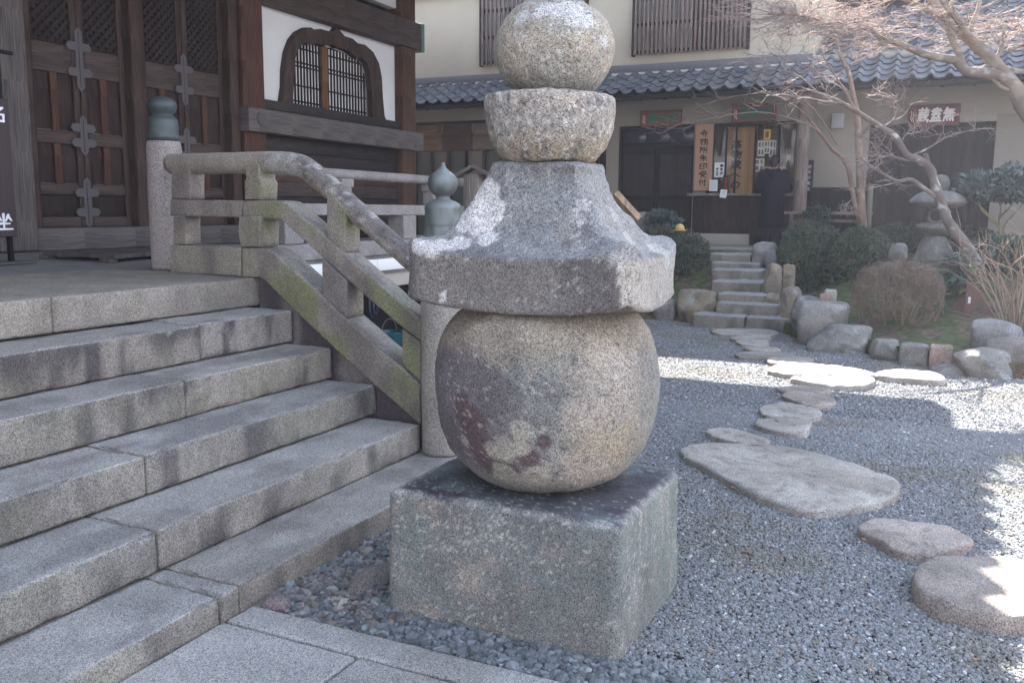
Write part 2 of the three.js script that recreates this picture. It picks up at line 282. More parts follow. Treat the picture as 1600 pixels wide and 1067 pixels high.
const G = (c, amt = 0.16, f = 3) => (x, y, z) => { const k = 1 + amt * 2 * (fbm(x * f, y * f, z * f, 4) - 0.5); return [c[0] * k, c[1] * k, c[2] * k]; };
const rough = (a, f = 22) => (x, y, z) => a * (fbm(x * f, y * f, z * f, 3) - 0.5) * 2 + a * 0.9 * (fbm(x * f * 0.2, y * f * 0.2, z * f * 0.2, 2) - 0.5) * 2;
const slabCol = (x, y, z, nx, ny) => { const k = 0.86 + 0.3 * fbm(x * 4, y * 4, z * 4, 4), s = sstep(0.56, 0.72, fbm(x * 2.1 + 5, y, z * 2.1, 4)); return mix3([0.8 * k, 0.79 * k, 0.79 * k], [0.55, 0.53, 0.5], s * 0.6); };
{
  const pave = (x0, x1, z0, z1, s) => put('paving_slab', weather(rbox(x0, x1, -0.2, 0.0, z0, z1, 0.012, 0.05), rough(0.0022, 30), slabCol), M.stone, paving);
  const paving = new THREE.Group(); paving.name = 'paving'; paving.userData.kind = 'structure'; scene.add(paving);
  pave(2.45, 2.602, -2.35, -0.2); pave(2.45, 2.602, -0.19, 1.9);
  pave(1.2, 2.438, -2.35, -1.745); pave(1.2, 2.438, -1.733, -0.7); pave(1.2, 2.438, -0.688, 0.6); pave(-0.4, 1.188, -2.35, -1.2); pave(-0.4, 1.188, -1.19, 0.6);
}

/* ---------- granite staircase up to the hall ---------- */
const RZ = [-2.363, -2.727, -3.093, -3.448, -3.795, -4.148], RH = [0.104, 0.282, 0.471, 0.676, 0.89, 1.084];
const stepCol = (warm, dark) => (x, y, z, nx, ny, nz) => {
  const k = 0.84 + 0.32 * fbm(x * 5, y * 5, z * 5, 4); let c = ny > 0.6 ? [0.74 * k, 0.72 * k, 0.71 * k] : mix3([0.66, 0.61, 0.56], warm, 0.5).map((q) => q * k);
  if (ny < 0.6) { c = mix3(c, [0.4, 0.36, 0.34], sstep(0.5, 0.66, fbm(x * 24, y * 16, z * 24, 4)) * 0.45 * dark); c = mix3(c, [0.86, 0.82, 0.76], sstep(0.6, 0.7, fbm(x * 16, y * 10 + 3, z * 16, 4)) * 0.4); const s = sstep(0.45, 0.66, fbm(x * 9, y * 2.2, z * 9, 4)) * dark * sstep(0.3, 0.55, fbm(x * 1.7, y * 3, z * 2, 3)); c = mix3(c, [0.2, 0.18, 0.19], Math.min(0.9, s)); const g = sstep(0.55, 0.7, fbm(x * 2 + 3, y * 3, z * 2, 3)); c = mix3(c, [0.5, 0.5, 0.36], g * 0.25); }
  else { const s = sstep(0.48, 0.68, fbm(x * 3 + 9, 1, z * 6, 5)); c = mix3(c, [0.42, 0.39, 0.39], s * 0.6); c = mix3(c, [0.9, 0.89, 0.87], sstep(0.6, 0.72, fbm(x * 5, 4, z * 8, 4)) * 0.4); }
  return c;
};
const stairs = thing('stone_staircase', 'broad flight of six weathered granite steps left of the stone pagoda', 'steps', [2.5, 0, -3.2]);
{
  const joints = [[-0.6, 2.44, 2.545, 5.1], [-0.6, 2.495, 4.52], [-0.6, 2.785, 4.6], [-0.6, 1.1, 3.381, 4.64], [-0.6, 1.6, 3.848, 4.68]];
  const darks = [0.7, 0.8, 0.85, 1.0, 1.1], warms = [[0.6, 0.55, 0.48], [0.64, 0.6, 0.55], [0.62, 0.58, 0.52], [0.58, 0.54, 0.5], [0.62, 0.57, 0.53]];
  for (let s = 0; s < 5; s++) for (let k = 0; k + 1 < joints[s].length; k++) {
    const r = rng(s * 10 + k + 3), dz = (r() - 0.5) * 0.012, dy = (r() - 0.5) * 0.008;
    const y0 = s ? RH[s - 1] + 0.004 : -0.15, zb = s < 4 ? RZ[s + 1] - 0.1 : RZ[5] - 0.1;
    put('step_block', weather(rbox(joints[s][k] + 0.003, joints[s][k + 1] - 0.003, y0, RH[s] + dy, zb, RZ[s] + dz, 0.014, 0.03), (() => { const f0 = rough(0.004, 26); return (x, y, z, nx, ny, nz) => { const e = 1 - Math.max(Math.abs(nx), Math.abs(ny), Math.abs(nz)); return f0(x, y, z) - (e > 0.08 ? 0.02 * sstep(0.5, 0.72, fbm(x * 11, y * 11, z * 11, 3)) : 0) - (ny > 0.9 ? 0.006 * fbm(x * 1.5, 2, z * 3, 2) : 0); }; })(), ((f1, m) => (...a) => f1(...a).map((q, i) => q * m[i]))(stepCol(warms[s], darks[s]), ((t, u) => [t * (1 + 0.04 * u), t, t * (1 - 0.05 * u)])(0.86 + 0.24 * r(), r() - 0.3))), M.stone, stairs);
  }
}
// landing and veranda floor in front of the hall
{
  const agg = (x, y, z, nx, ny) => { const k = 0.7 + 0.3 * fbm(x * 60, y * 60, z * 60, 2) + 0.2 * fbm(x * 3, y * 3, z * 3, 3); return [0.66 * k, 0.6 * k, 0.53 * k]; };
  const landing = new THREE.Group(); landing.name = 'landing'; landing.userData.kind = 'structure'; scene.add(landing);
  put('edge_block', weather(rbox(-0.6, 1.5, 0.895, 1.084, -5.75, RZ[5], 0.016, 0.05), rough(0.003, 40), agg), M.stone, landing);
  put('edge_block', weather(rbox(1.503, 3.178, 0.895, 1.084, -5.75, RZ[5], 0.016, 0.05), rough(0.003, 40), agg), M.stone, landing);
  put('edge_block', weather(rbox(3.182, 4.95, 0.895, 1.084, -5.75, RZ[5], 0.016, 0.05), rough(0.003, 40), agg), M.stone, landing);
  struct('veranda_floor', weather(rbox(-4, 16, 0.88, 1.079, -8.75, -5.2, 0.008, 0.5), null, G([0.5, 0.49, 0.5], 0.1)), M.stone);
}

/* ---------- stone pagoda (five stacked stones) ---------- */
const pagoda = thing('stone_pagoda', 'tall weathered five-stone pagoda with ball, bowl, flared roof and round body on a square block', 'stone pagoda', [3.22, 0, -1.39]);
const blobs = (list) => (p) => { let m = 0; for (const [c, r] of list) { const d = c.distanceTo(p) / r; m = Math.max(m, 1 - d); } return m > 0 ? m : -9; };
const rcast = (geo) => { const m = new THREE.Mesh(geo, new THREE.MeshBasicMaterial({ side: THREE.DoubleSide })); const rc_ = new THREE.Raycaster(); return (px, py) => { rc_.set(EYE, ray(px, py).normalize()); const h = rc_.intersectObject(m)[0]; return h ? h.point : V(0, -9, 0); }; }; // where a mark seen in the photograph lies on the real surface
const speck = (x, y, z, f = 90) => noise(x * f, y * f, z * f);
{
  // base block
  const base = weather(rbox(2.835, 3.612, -0.12, 0.478, -1.862, -0.918, 0.022, 0.011),
    (x, y, z, nx, ny, nz) => { const e = 0.006 * (fbm(x * 9, y * 9, z * 9, 4) - 0.5) * 2 + 0.0035 * (fbm(x * 45, y * 45, z * 45, 3) - 0.5) * 2; const taper = 0.012 * (0.48 - y) * 2; return e + (Math.abs(ny) < 0.5 ? taper : 0) - (ny > 0.3 && Math.abs(ny) < 0.95 ? 0.01 * fbm(x * 14, y * 14, z * 14, 2) : 0); },
    (x, y, z, nx, ny, nz) => {
      const k = 0.8 + 0.35 * fbm(x * 5, y * 5, z * 5, 5), s = speck(x, y, z);
      let c = [0.34, 0.335, 0.325];
      c = mix3(c, [0.26, 0.3, 0.3], sstep(0.42, 0.66, fbm(x * 4 + 2, y * 3, z * 4, 4)) * 0.75);
      c = mix3(c, [0.5, 0.43, 0.37], sstep(0.6, 0.75, fbm(x * 6, y * 6 + 4, z * 6, 4)) * 0.7);
      if (ny > 0.7) { c = mix3([0.13, 0.13, 0.16], [0.19, 0.24, 0.26], sstep(0.4, 0.62, fbm(x * 6, 0, z * 6, 4))); const ed = Math.min(x - 2.835, 3.612 - x, z + 1.862, -0.918 - z); c = mix3(c, [0.62, 0.6, 0.6], sstep(0.05, 0.0, ed + 0.07 * (fbm(x * 18, 3, z * 18, 4) - 0.38)) * 0.8); c = mix3(c, [0.07, 0.07, 0.1], sstep(0.5, 0.65, fbm(x * 8 + 7, 2, z * 8, 4)) * 0.7); }
      else if (nx > -0.7 && nz > 0.5) { c = mix3(c, [0.33, 0.38, 0.355], sstep(0.4, 0.65, fbm(x * 9, y * 1.5, z * 9, 3)) * 0.8); c = mix3(c, [0.58, 0.56, 0.5], sstep(0.55, 0.7, fbm(x * 14, y * 2 + 9, z * 14, 3)) * 0.6); }
      else { const top = sstep(0.25, 0.44, y + 0.2 * (fbm(x * 9, y * 2, z * 9, 3) - 0.5)); c = mix3(c, [0.24, 0.23, 0.24], top * 0.5 * sstep(0.35, 0.6, fbm(x * 7, y * 3, z * 7 + 3, 4))); }
      c = mix3(c, [0.78, 0.74, 0.68], sstep(0.8, 0.86, s) * 0.6); c = c.map((q) => q * k * 1.25); return c;
    });
  put('base_stone', base, M.stone, pagoda);
  const ring = (prof, cx, cz, n, m) => { // surface of revolution with evenly spaced rows
    const pts = new THREE.CatmullRomCurve3(prof.map(([r, y]) => V(r, y, 0)), false, 'centripetal').getSpacedPoints(m);
    return lathe(pts.map((p) => [p.x, p.y]), cx, cz, n);
  };
  // round body
  const cx = 3.236, cz = -1.37;
  const bodyRing = ring([[0.02, 0.47], [0.15, 0.474], [0.235, 0.492], [0.31, 0.535], [0.368, 0.595], [0.408, 0.67], [0.436, 0.77], [0.447, 0.87], [0.438, 0.985], [0.407, 1.085], [0.352, 1.155], [0.28, 1.195], [0.15, 1.215], [0.02, 1.22]], cx, cz, 230, 150), hb = rcast(bodyRing);
  const dark = blobs([[hb(738, 655), 0.1], [hb(745, 690), 0.11], [hb(765, 722), 0.1], [hb(825, 715), 0.075], [hb(850, 690), 0.05], [hb(800, 735), 0.06], [hb(725, 630), 0.07]]), pale = blobs([[hb(815, 672), 0.055], [hb(790, 700), 0.065], [hb(815, 700), 0.05], [hb(790, 742), 0.075], [hb(835, 748), 0.08], [hb(727, 690), 0.035], [hb(770, 700), 0.045]]);
  const body = weather(bodyRing,
    (x, y, z) => 0.012 * (fbm(x * 5, y * 5, z * 5, 3) - 0.5) * 2 + 0.004 * (fbm(x * 40, y * 40, z * 40, 3) - 0.5) * 2,
    (x, y, z, nx, ny, nz) => {
      const p = V(x, y, z), k = 0.76 + 0.45 * fbm(x * 7, y * 7, z * 7, 5), s = speck(x, y, z), w = fbm(x * 11, y * 11, z * 11, 4) - 0.5;
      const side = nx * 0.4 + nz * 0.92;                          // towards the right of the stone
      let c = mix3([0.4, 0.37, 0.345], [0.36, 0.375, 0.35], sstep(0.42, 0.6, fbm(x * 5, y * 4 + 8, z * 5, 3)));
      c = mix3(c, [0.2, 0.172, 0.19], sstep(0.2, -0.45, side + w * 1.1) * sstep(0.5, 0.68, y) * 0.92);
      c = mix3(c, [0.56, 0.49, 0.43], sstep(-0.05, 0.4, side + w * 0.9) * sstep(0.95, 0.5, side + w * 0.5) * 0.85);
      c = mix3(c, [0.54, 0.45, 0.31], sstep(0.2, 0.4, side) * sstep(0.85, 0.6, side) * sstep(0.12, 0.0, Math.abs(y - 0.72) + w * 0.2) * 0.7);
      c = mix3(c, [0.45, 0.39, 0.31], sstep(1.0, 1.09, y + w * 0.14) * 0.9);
      c = mix3(c, [0.15, 0.105, 0.11], sstep(0.25, 0.55, dark(p) + w * 0.7));
      c = mix3(c, [0.53, 0.5, 0.42], sstep(0.1, 0.4, pale(p) + w * 1.1) * 0.85);
      c = mix3(c, [0.72, 0.68, 0.64], sstep(0.79, 0.85, s) * 0.55); c = mix3(c, [0.12, 0.11, 0.12], sstep(0.2, 0.12, s) * 0.5);
      return c.map((q) => q * k * 1.25);
    });
  put('round_stone', body, M.stone, pagoda);
  // flared roof stone
  const rx = 3.262, rz = -1.385, ra = 0.07, HA = 0.393, HB = 0.446, nT = 288;
  const prof = []; const addp = (s, y, lift) => prof.push([s, y, lift]);
  for (let i = 0; i <= 22; i++) addp(0.02 + 0.94 * i / 22, 1.18 - 0.004 * (1 - i / 22), 0.042 * Math.pow(i / 22, 4));
  addp(0.985, 1.185, 0.044);
  for (let i = 0; i <= 16; i++) addp(1.0 - 0.008 * Math.sin(i / 16 * Math.PI), 1.193 + 0.177 * i / 16, lerp(0.044, 0.066, i / 16));
  addp(0.985, 1.379, 0.066);
  for (let i = 1; i <= 60; i++) { const t = i / 60; addp(0.965 - 0.515 * Math.pow(t, 0.62), 1.385 + 0.335 * Math.pow(t, 1.28), 0.07 * Math.pow(1 - t, 3)); }
  addp(0.44, 1.727, 0); for (let i = 1; i <= 12; i++) addp(0.43 * (1 - i / 12) + 0.004, 1.732, 0);
  const rp = [], ri = [];
  const cR = Math.cos(ra), sR = Math.sin(ra);
  for (let j = 0; j < prof.length; j++) for (let i = 0; i < nT; i++) {
    const th = (i + 0.5) / nT * Math.PI * 2 + Math.PI / 4; let c = Math.cos(th), s = Math.sin(th);
    // spread angles so that points are even along the sides of the square
    const q = 18, rr = 1 / Math.pow(Math.pow(Math.abs(c), q) + Math.pow(Math.abs(s), q), 1 / q);
    let u = c * rr, v = s * rr; const [sc, y, lift] = prof[j];
    const m = Math.min(Math.abs(u), Math.abs(v)) / Math.max(Math.abs(u), Math.abs(v)); // 1 at corners
    const topness = sstep(1.5, 1.72, y), A = HA * sc, B = lerp(HB, HA * 1.02, topness) * sc;
    let uu = u * A, vv = v * B; const cut = 1 - 0.05 * Math.pow(m, 10); uu *= cut; vv *= cut;
    rp.push(rx + uu * cR + vv * sR, y + lift * Math.pow(m, 2.2), rz - uu * sR + vv * cR);
  }
  for (let j = 0; j < prof.length - 1; j++) for (let i = 0; i < nT; i++) { const a = j * nT + i, b = j * nT + (i + 1) % nT, c = a + nT, d = b + nT; ri.push(a, c, b, b, c, d); }
  const rg = new THREE.BufferGeometry(); rg.setAttribute('position', new THREE.BufferAttribute(new Float32Array(rp), 3)); rg.setIndex(ri);
  const hr_ = rcast(rg), white = blobs([[hr_(760, 302), 0.07], [hr_(758, 325), 0.085], [hr_(748, 345), 0.075], [hr_(762, 372), 0.048], [hr_(712, 380), 0.06], [hr_(695, 382), 0.045], [hr_(672, 386), 0.05], [hr_(690, 463), 0.028], [hr_(728, 350), 0.05], [hr_(735, 335), 0.06], [hr_(652, 384), 0.04]]);
  const crust = blobs([[hr_(900, 345), 0.06], [hr_(895, 365), 0.05], [hr_(915, 315), 0.06], [hr_(960, 335), 0.08], [hr_(985, 375), 0.08], [hr_(1030, 390), 0.1], [hr_(962, 405), 0.05], [hr_(1045, 398), 0.07], [hr_(970, 320), 0.07]]);
  const roof = weather(rg,
    (x, y, z, nx, ny) => 0.005 * (fbm(x * 8, y * 8, z * 8, 4) - 0.5) * 2 + 0.0045 * (fbm(x * 36, y * 36, z * 36, 3) - 0.5) * 2 + (y > 1.42 && y < 1.7 ? -0.014 * sstep(0.5, 0.7, fbm(x * 6 + 4, y * 6, z * 6, 3)) : 0),
    (x, y, z, nx, ny, nz) => {
      const p = V(x, y, z), k = 0.8 + 0.36 * fbm(x * 6, y * 6, z * 6, 5), s = speck(x, y, z), w = fbm(x * 16, y * 16, z * 16, 4) - 0.5, w2 = fbm(x * 60, y * 60, z * 60, 3) - 0.5;
      let c;
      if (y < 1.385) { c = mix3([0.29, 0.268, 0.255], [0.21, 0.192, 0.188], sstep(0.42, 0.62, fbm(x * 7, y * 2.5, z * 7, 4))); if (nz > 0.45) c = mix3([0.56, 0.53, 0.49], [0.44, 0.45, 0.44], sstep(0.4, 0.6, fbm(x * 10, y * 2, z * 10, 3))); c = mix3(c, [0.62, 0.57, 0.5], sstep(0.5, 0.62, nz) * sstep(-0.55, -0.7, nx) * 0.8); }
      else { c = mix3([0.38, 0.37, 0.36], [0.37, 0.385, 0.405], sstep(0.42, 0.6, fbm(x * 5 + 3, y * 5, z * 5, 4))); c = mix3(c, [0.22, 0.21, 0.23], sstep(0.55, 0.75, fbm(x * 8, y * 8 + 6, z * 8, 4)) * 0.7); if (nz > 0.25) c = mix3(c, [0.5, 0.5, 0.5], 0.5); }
      c = mix3(c, [0.88, 0.86, 0.87], sstep(0.12, 0.22, white(p) + w * 0.9 + w2 * 0.5) * 0.95);
      c = mix3(c, [0.68, 0.66, 0.66], sstep(0.38, 0.5, crust(p) + w * 0.9 + w2 * 0.9) * 0.7);
      c = mix3(c, [0.76, 0.72, 0.68], sstep(0.78, 0.84, s) * 0.5); c = mix3(c, [0.1, 0.1, 0.1], sstep(0.22, 0.13, s) * 0.6);
      return c.map((q) => q * k * 1.25);
    });
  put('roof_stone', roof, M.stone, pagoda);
  // half-moon bowl
  const bowl = weather(ring([[0.01, 1.728], [0.12, 1.73], [0.168, 1.738], [0.2, 1.77], [0.228, 1.82], [0.245, 1.875], [0.2515, 1.93], [0.25, 1.962], [0.243, 1.975], [0.18, 1.982], [0.01, 1.984]], 3.231, -1.37, 190, 96),
    (x, y, z) => 0.007 * (fbm(x * 8, y * 8, z * 8, 3) - 0.5) * 2 + 0.005 * (fbm(x * 42, y * 42, z * 42, 3) - 0.5) * 2,
    (x, y, z) => { const k = 0.78 + 0.42 * fbm(x * 9, y * 9, z * 9, 5), s = speck(x, y, z, 75); let c = mix3([0.52, 0.49, 0.45], [0.62, 0.55, 0.48], sstep(0.45, 0.6, fbm(x * 8, y * 8, z * 8 + 4, 4))); c = mix3(c, [0.5, 0.42, 0.31], sstep(1.84, 1.78, y + 0.08 * (fbm(x * 12, 3, z * 12, 3) - 0.5)) * 0.85); c = mix3(c, [0.24, 0.23, 0.23], sstep(0.55, 0.68, fbm(x * 20, y * 20, z * 20, 3)) * 0.6); c = mix3(c, [0.9, 0.86, 0.82], sstep(0.66, 0.78, s) * 0.75); c = mix3(c, [0.12, 0.12, 0.12], sstep(0.27, 0.17, s) * 0.65); return c.map((q) => q * k * 1.25); });
  put('bowl_stone', bowl, M.stone, pagoda);
  // jewel ball
  const jx = 3.236, jz = -1.358, jp = [];
  jp.push([0.01, 1.976]); for (let i = 0; i <= 20; i++) { const a = -1.04 + i / 20 * (1.04 + 0.98); jp.push([0.2265 * Math.cos(a), 2.15 + 0.195 * Math.sin(a)]); }
  jp.push([0.1, 2.328], [0.078, 2.345], [0.06, 2.375], [0.03, 2.41], [0.005, 2.43]);
  const jr = ring(jp, jx, jz, 200, 120), hj = rcast(jr), lich = blobs([[hj(905, 22), 0.08], [hj(880, 14), 0.06], [hj(945, 65), 0.03], [hj(815, 25), 0.05], [hj(860, 12), 0.06], [hj(840, 20), 0.04]]);
  const jewel = weather(jr,
    (x, y, z) => 0.006 * (fbm(x * 9, y * 9, z * 9, 3) - 0.5) * 2 + 0.0035 * (fbm(x * 42, y * 42, z * 42, 3) - 0.5) * 2,
    (x, y, z) => { const p = V(x, y, z), k = 0.8 + 0.38 * fbm(x * 10, y * 10, z * 10, 5), s = speck(x, y, z, 75), w = fbm(x * 24, y * 24, z * 24, 4) - 0.5; let c = mix3([0.49, 0.47, 0.42], [0.57, 0.51, 0.43], sstep(0.45, 0.62, fbm(x * 7, y * 7, z * 7, 4))); c = mix3(c, [0.43, 0.43, 0.42], sstep(2.26, 2.32, y + w * 0.06) * 0.8); c = mix3(c, [0.36, 0.36, 0.34], sstep(2.08, 2.02, y + w * 0.1) * 0.6); c = mix3(c, [0.82, 0.8, 0.8], sstep(0.2, 0.35, lich(p) + w * 0.8) * 0.9); c = mix3(c, [0.86, 0.82, 0.76], sstep(0.72, 0.82, s) * 0.6); c = mix3(c, [0.16, 0.16, 0.16], sstep(0.24, 0.15, s) * 0.6); return c.map((q) => q * k * 1.25); });
  put('jewel_stone', jewel, M.stone, pagoda);
}

/* ---------- stone balustrade of the staircase ---------- */
const XR = (px) => px < 410 ? lerp(4.86, 4.7, clamp((px - 265) / 145, 0, 1)) : lerp(4.7, 4.53, clamp((px - 410) / 245, 0, 1.1));
const zr0 = on('x', 4.7, 410, 430).z, zrA = on('x', 4.86, 265, 430).z, zrB = on('x', 4.53, 655, 600).z;
const XZ = (z) => z < zr0 ? lerp(4.86, 4.7, clamp((z - zrA) / (zr0 - zrA), 0, 1)) : lerp(4.7, 4.53, clamp((z - zr0) / (zrB - zr0), 0, 1.1));
const rp2 = (px, py) => { const p = on('x', XR(px), px, py); return [p.z, p.y]; };
const mossStone = (x, y, z, nx, ny, nz) => {
  const k = 0.82 + 0.34 * fbm(x * 6, y * 6, z * 6, 5), w = fbm(x * 3.2, y * 3.2, z * 3.2, 4);
  let c = ny > 0.45 ? [0.68, 0.65, 0.62] : [0.62, 0.57, 0.49];
  c = mix3(c, [0.44, 0.46, 0.24], sstep(0.4, 0.56, w) * sstep(-4.3, -3.9, z) * 0.85 * (ny > 0.45 ? 0.4 : 1));
  c = mix3(c, [0.36, 0.31, 0.31], sstep(0.52, 0.66, fbm(x * 5 + 8, y * 2, z * 5, 4)) * 0.7);
  if (ny > 0.4) c = mix3(c, [0.3, 0.29, 0.31], sstep(0.5, 0.62, fbm(x * 16, y * 16, z * 16, 4)) * 0.6);
  return c.map((q) => q * k);
};
const railCol = (x, y, z, nx, ny, nz) => {
  const k = 0.84 + 0.3 * fbm(x * 7, y * 7, z * 7, 5), low = sstep(-4.1, -3.7, z); let c = [0.66, 0.59, 0.52];
  c = mix3(c, [0.34, 0.31, 0.32], low * sstep(-0.3, 0.5, ny + 0.6 * (fbm(x * 9, y * 9, z * 9, 4) - 0.5)) * 0.85);
  c = mix3(c, [0.56, 0.55, 0.34], sstep(0.4, -0.3, ny) * sstep(-4.4, -4.0, z) * sstep(-3.4, -3.9, z) * 0.6);
  c = mix3(c, [0.9, 0.89, 0.87], sstep(0.08, 0, Math.abs(z + 3.86) - 0.12 + 0.5 * (fbm(x * 20, y * 20, z * 20, 4) - 0.5)) * 0.8);
  c = mix3(c, [0.88, 0.86, 0.84], low * sstep(0.58, 0.64, fbm(x * 30, y * 30, z * 30, 3)) * 0.8); c = mix3(c, [0.16, 0.15, 0.16], low * sstep(0.55, 0.65, fbm(x * 18 + 5, y * 18, z * 18, 3)) * 0.6);
  return c.map((q) => q * k);
};
const balus = thing('stone_balustrade', 'pale granite balustrade sloping down beside the stone steps', 'balustrade', [4.75, 0, -3.9]);
{
  const st = (name, pts, thick, off = 0, col = mossStone, bev = 0.014) => put(name, weather(prism(pts.map((p) => rp2(...p)), (z) => XZ(z) + off, thick, bev, 0.07), rough(0.0035, 24), col), M.stone, balus);
  st('base_rail', [[266, 383], [377, 386], [377, 432], [267, 426]], 0.22, -0.012);
  st('base_rail', [[379, 387], [418, 387.5], [431, 396], [503, 460], [543, 499], [627, 573], [657, 600], [657, 663], [561, 580], [495.5, 518], [456, 481], [430, 455], [408, 434], [379, 433]], 0.22, -0.01);
  st('middle_rail', [[263, 312], [376, 313], [376, 340], [263, 337]], 0.17, 0.012);
  st('middle_rail', [[378, 313], [430, 313], [443, 314.5], [509, 369.5], [543, 401], [633, 481], [657, 500], [657, 535], [625, 511], [566, 459], [541.5, 438], [503, 402], [437, 343], [378, 341]], 0.18, 0.006);
  st('baluster', [[264, 262], [294, 264], [294, 311], [264, 311]], 0.15, 0.02); st('baluster', [[265, 339], [285, 339], [285, 382], [265, 382]], 0.15, 0.03);
  st('baluster', [[384, 256], [404, 256], [405, 270], [404, 277], [408, 284], [407, 312], [381, 312], [381, 284], [384, 277], [382, 270]], 0.17, 0.002);
  st('baluster', [[375, 338], [408, 338], [408, 386], [378, 386], [374, 362]], 0.2, -0.016);
  st('baluster', [[509, 292], [538, 325], [537, 398], [509, 370]], 0.17, 0.012); st('baluster', [[503, 402], [541.5, 438], [542, 498], [503, 461]], 0.19, 0.0);
  st('baluster', [[627, 481], [656, 500], [656, 498], [627, 478]].reverse(), 0.17, 0.03); st('baluster', [[627, 514], [656, 535], [656, 597], [627, 570]], 0.18, 0.004);
  st('skirt_stone', [[400, 430], [660, 664], [660, 760], [400, 760]], 0.12, 0.03, (x, y, z) => { const k = 0.8 + 0.4 * fbm(x * 5, y * 5, z * 5, 4), s = sstep(0.45, 0.6, fbm(x * 6, y * 2, z * 6 + 2, 4)); return mix3([0.46, 0.41, 0.39], [0.2, 0.16, 0.19], s).map((q) => q * k); }, 0.004);
  // handrail
  const hr = [[268, 256, 0.072], [320, 255.5, 0.072], [378, 254.5, 0.072], [420, 254, 0.073], [452, 255, 0.074], [476, 262, 0.074], [500, 280, 0.072], [530, 306, 0.069], [580, 351, 0.066], [640, 404, 0.062], [662, 423, 0.06]];
  const cv = spline(hr.map(([px, py]) => { const p = on('x', XR(px) + 0.085, px, py); return p; }), 90), mb = new MB(); mb.tube(cv, (t) => lerp(0.073, 0.06, sstep(0.5, 1, t)), 26);
  put('hand_rail', weather(mb.geo(), rough(0.0025, 24), railCol), M.stone, balus);
}
const bronze = std({ color: lin(1, 1, 1), vertexColors: true, metalness: 0.35, roughness: 0.55 });
const patina = (gr) => (x, y, z, nx, ny) => { const w = fbm(x * 14, y * 9, z * 14, 4); return mix3([0.105, 0.12, 0.115], gr, sstep(0.35, 0.65, w + 0.25 * ny)); };
{ // newel posts with bronze finials
  const a = thing('newel_post', 'upper granite newel post with onion-shaped dark bronze cap on the landing', 'post', [5.09, 1.08, -5.3]);
  const h = (py) => hOn(5.09, -5.3, py), postCol = G([0.66, 0.6, 0.6], 0.14, 5);
  put('shaft', weather(lathe([[0.02, 1.08], [0.127, 1.08], [0.13, h(400)], [0.131, h(300)], [0.125, h(230)], [0.118, h(221)], [0.02, h(220)]].flatMap((p, i, q) => i && i < 4 ? [0, 0.25, 0.5, 0.75].map((t) => [lerp(q[i][0], q[i + 1][0], t), lerp(q[i][1], q[i + 1][1], t)]) : [p]), 5.09, -5.3, 36), rough(0.002), postCol), M.stone, a);
  put('finial', weather(lathe([[0.01, h(221.5)], [0.113, h(221.5)], [0.115, h(213)], [0.11, h(212)], [0.112, h(206)], [0.11, h(205)], [0.113, h(198)], [0.108, h(197)], [0.11, h(191)], [0.104, h(186)], [0.075, h(181)], [0.07, h(179)], [0.085, h(176)], [0.104, h(168)], [0.104, h(162)], [0.088, h(156)], [0.05, h(152)], [0.01, h(150.5)]], 5.09, -5.3, 40), null, (x, y, z, nx, ny) => { const s = 0.6 + 0.4 * Math.sin(y * 140); return mix3([0.07, 0.085, 0.09], [0.095, 0.115, 0.11], sstep(0.4, 0.6, fbm(x * 9, y * 30, z * 9, 3)) * (y < h(186) ? 1 : 0.25) * s); }), bronze, a);
  const b = thing('newel_post', 'lower granite newel post with green bronze onion finial beside the pagoda', 'post', [4.575, 0.1, -2.606]);
  const q = (py) => hOn(4.575, -2.606, py);
  put('shaft', weather(lathe([[0.02, 0.1], [0.12, 0.1], [0.128, 0.13], [0.129, 0.35], [0.13, 0.6], [0.13, 0.85], [0.13, q(400)], [0.12, q(385)], [0.02, q(384)]].flatMap((p, i, l) => i > 1 && i < 6 ? [0, 0.2, 0.4, 0.6, 0.8].map((t) => [lerp(l[i][0], l[i + 1][0], t), lerp(l[i][1], l[i + 1][1], t)]) : [p]), 4.575, -2.606, 40), rough(0.0025), G([0.66, 0.62, 0.57], 0.2, 5)), M.stone, b);
  put('finial', weather(lathe([[0.01, q(386)], [0.125, q(386)], [0.112, q(374)], [0.106, q(356)], [0.105, q(352)], [0.11, q(350)], [0.105, q(348)], [0.104, q(328)], [0.108, q(326)], [0.104, q(323)], [0.1, q(319)], [0.07, q(314)], [0.042, q(311)], [0.04, q(306)], [0.06, q(303)], [0.08, q(296)], [0.088, q(287)], [0.083, q(278)], [0.062, q(271)], [0.034, q(266)], [0.018, q(261)], [0.013, q(257)], [0.014, q(254.5)], [0.002, q(254)]], 4.575, -2.606, 48), null, patina([0.2, 0.215, 0.21])), bronze, b);
}

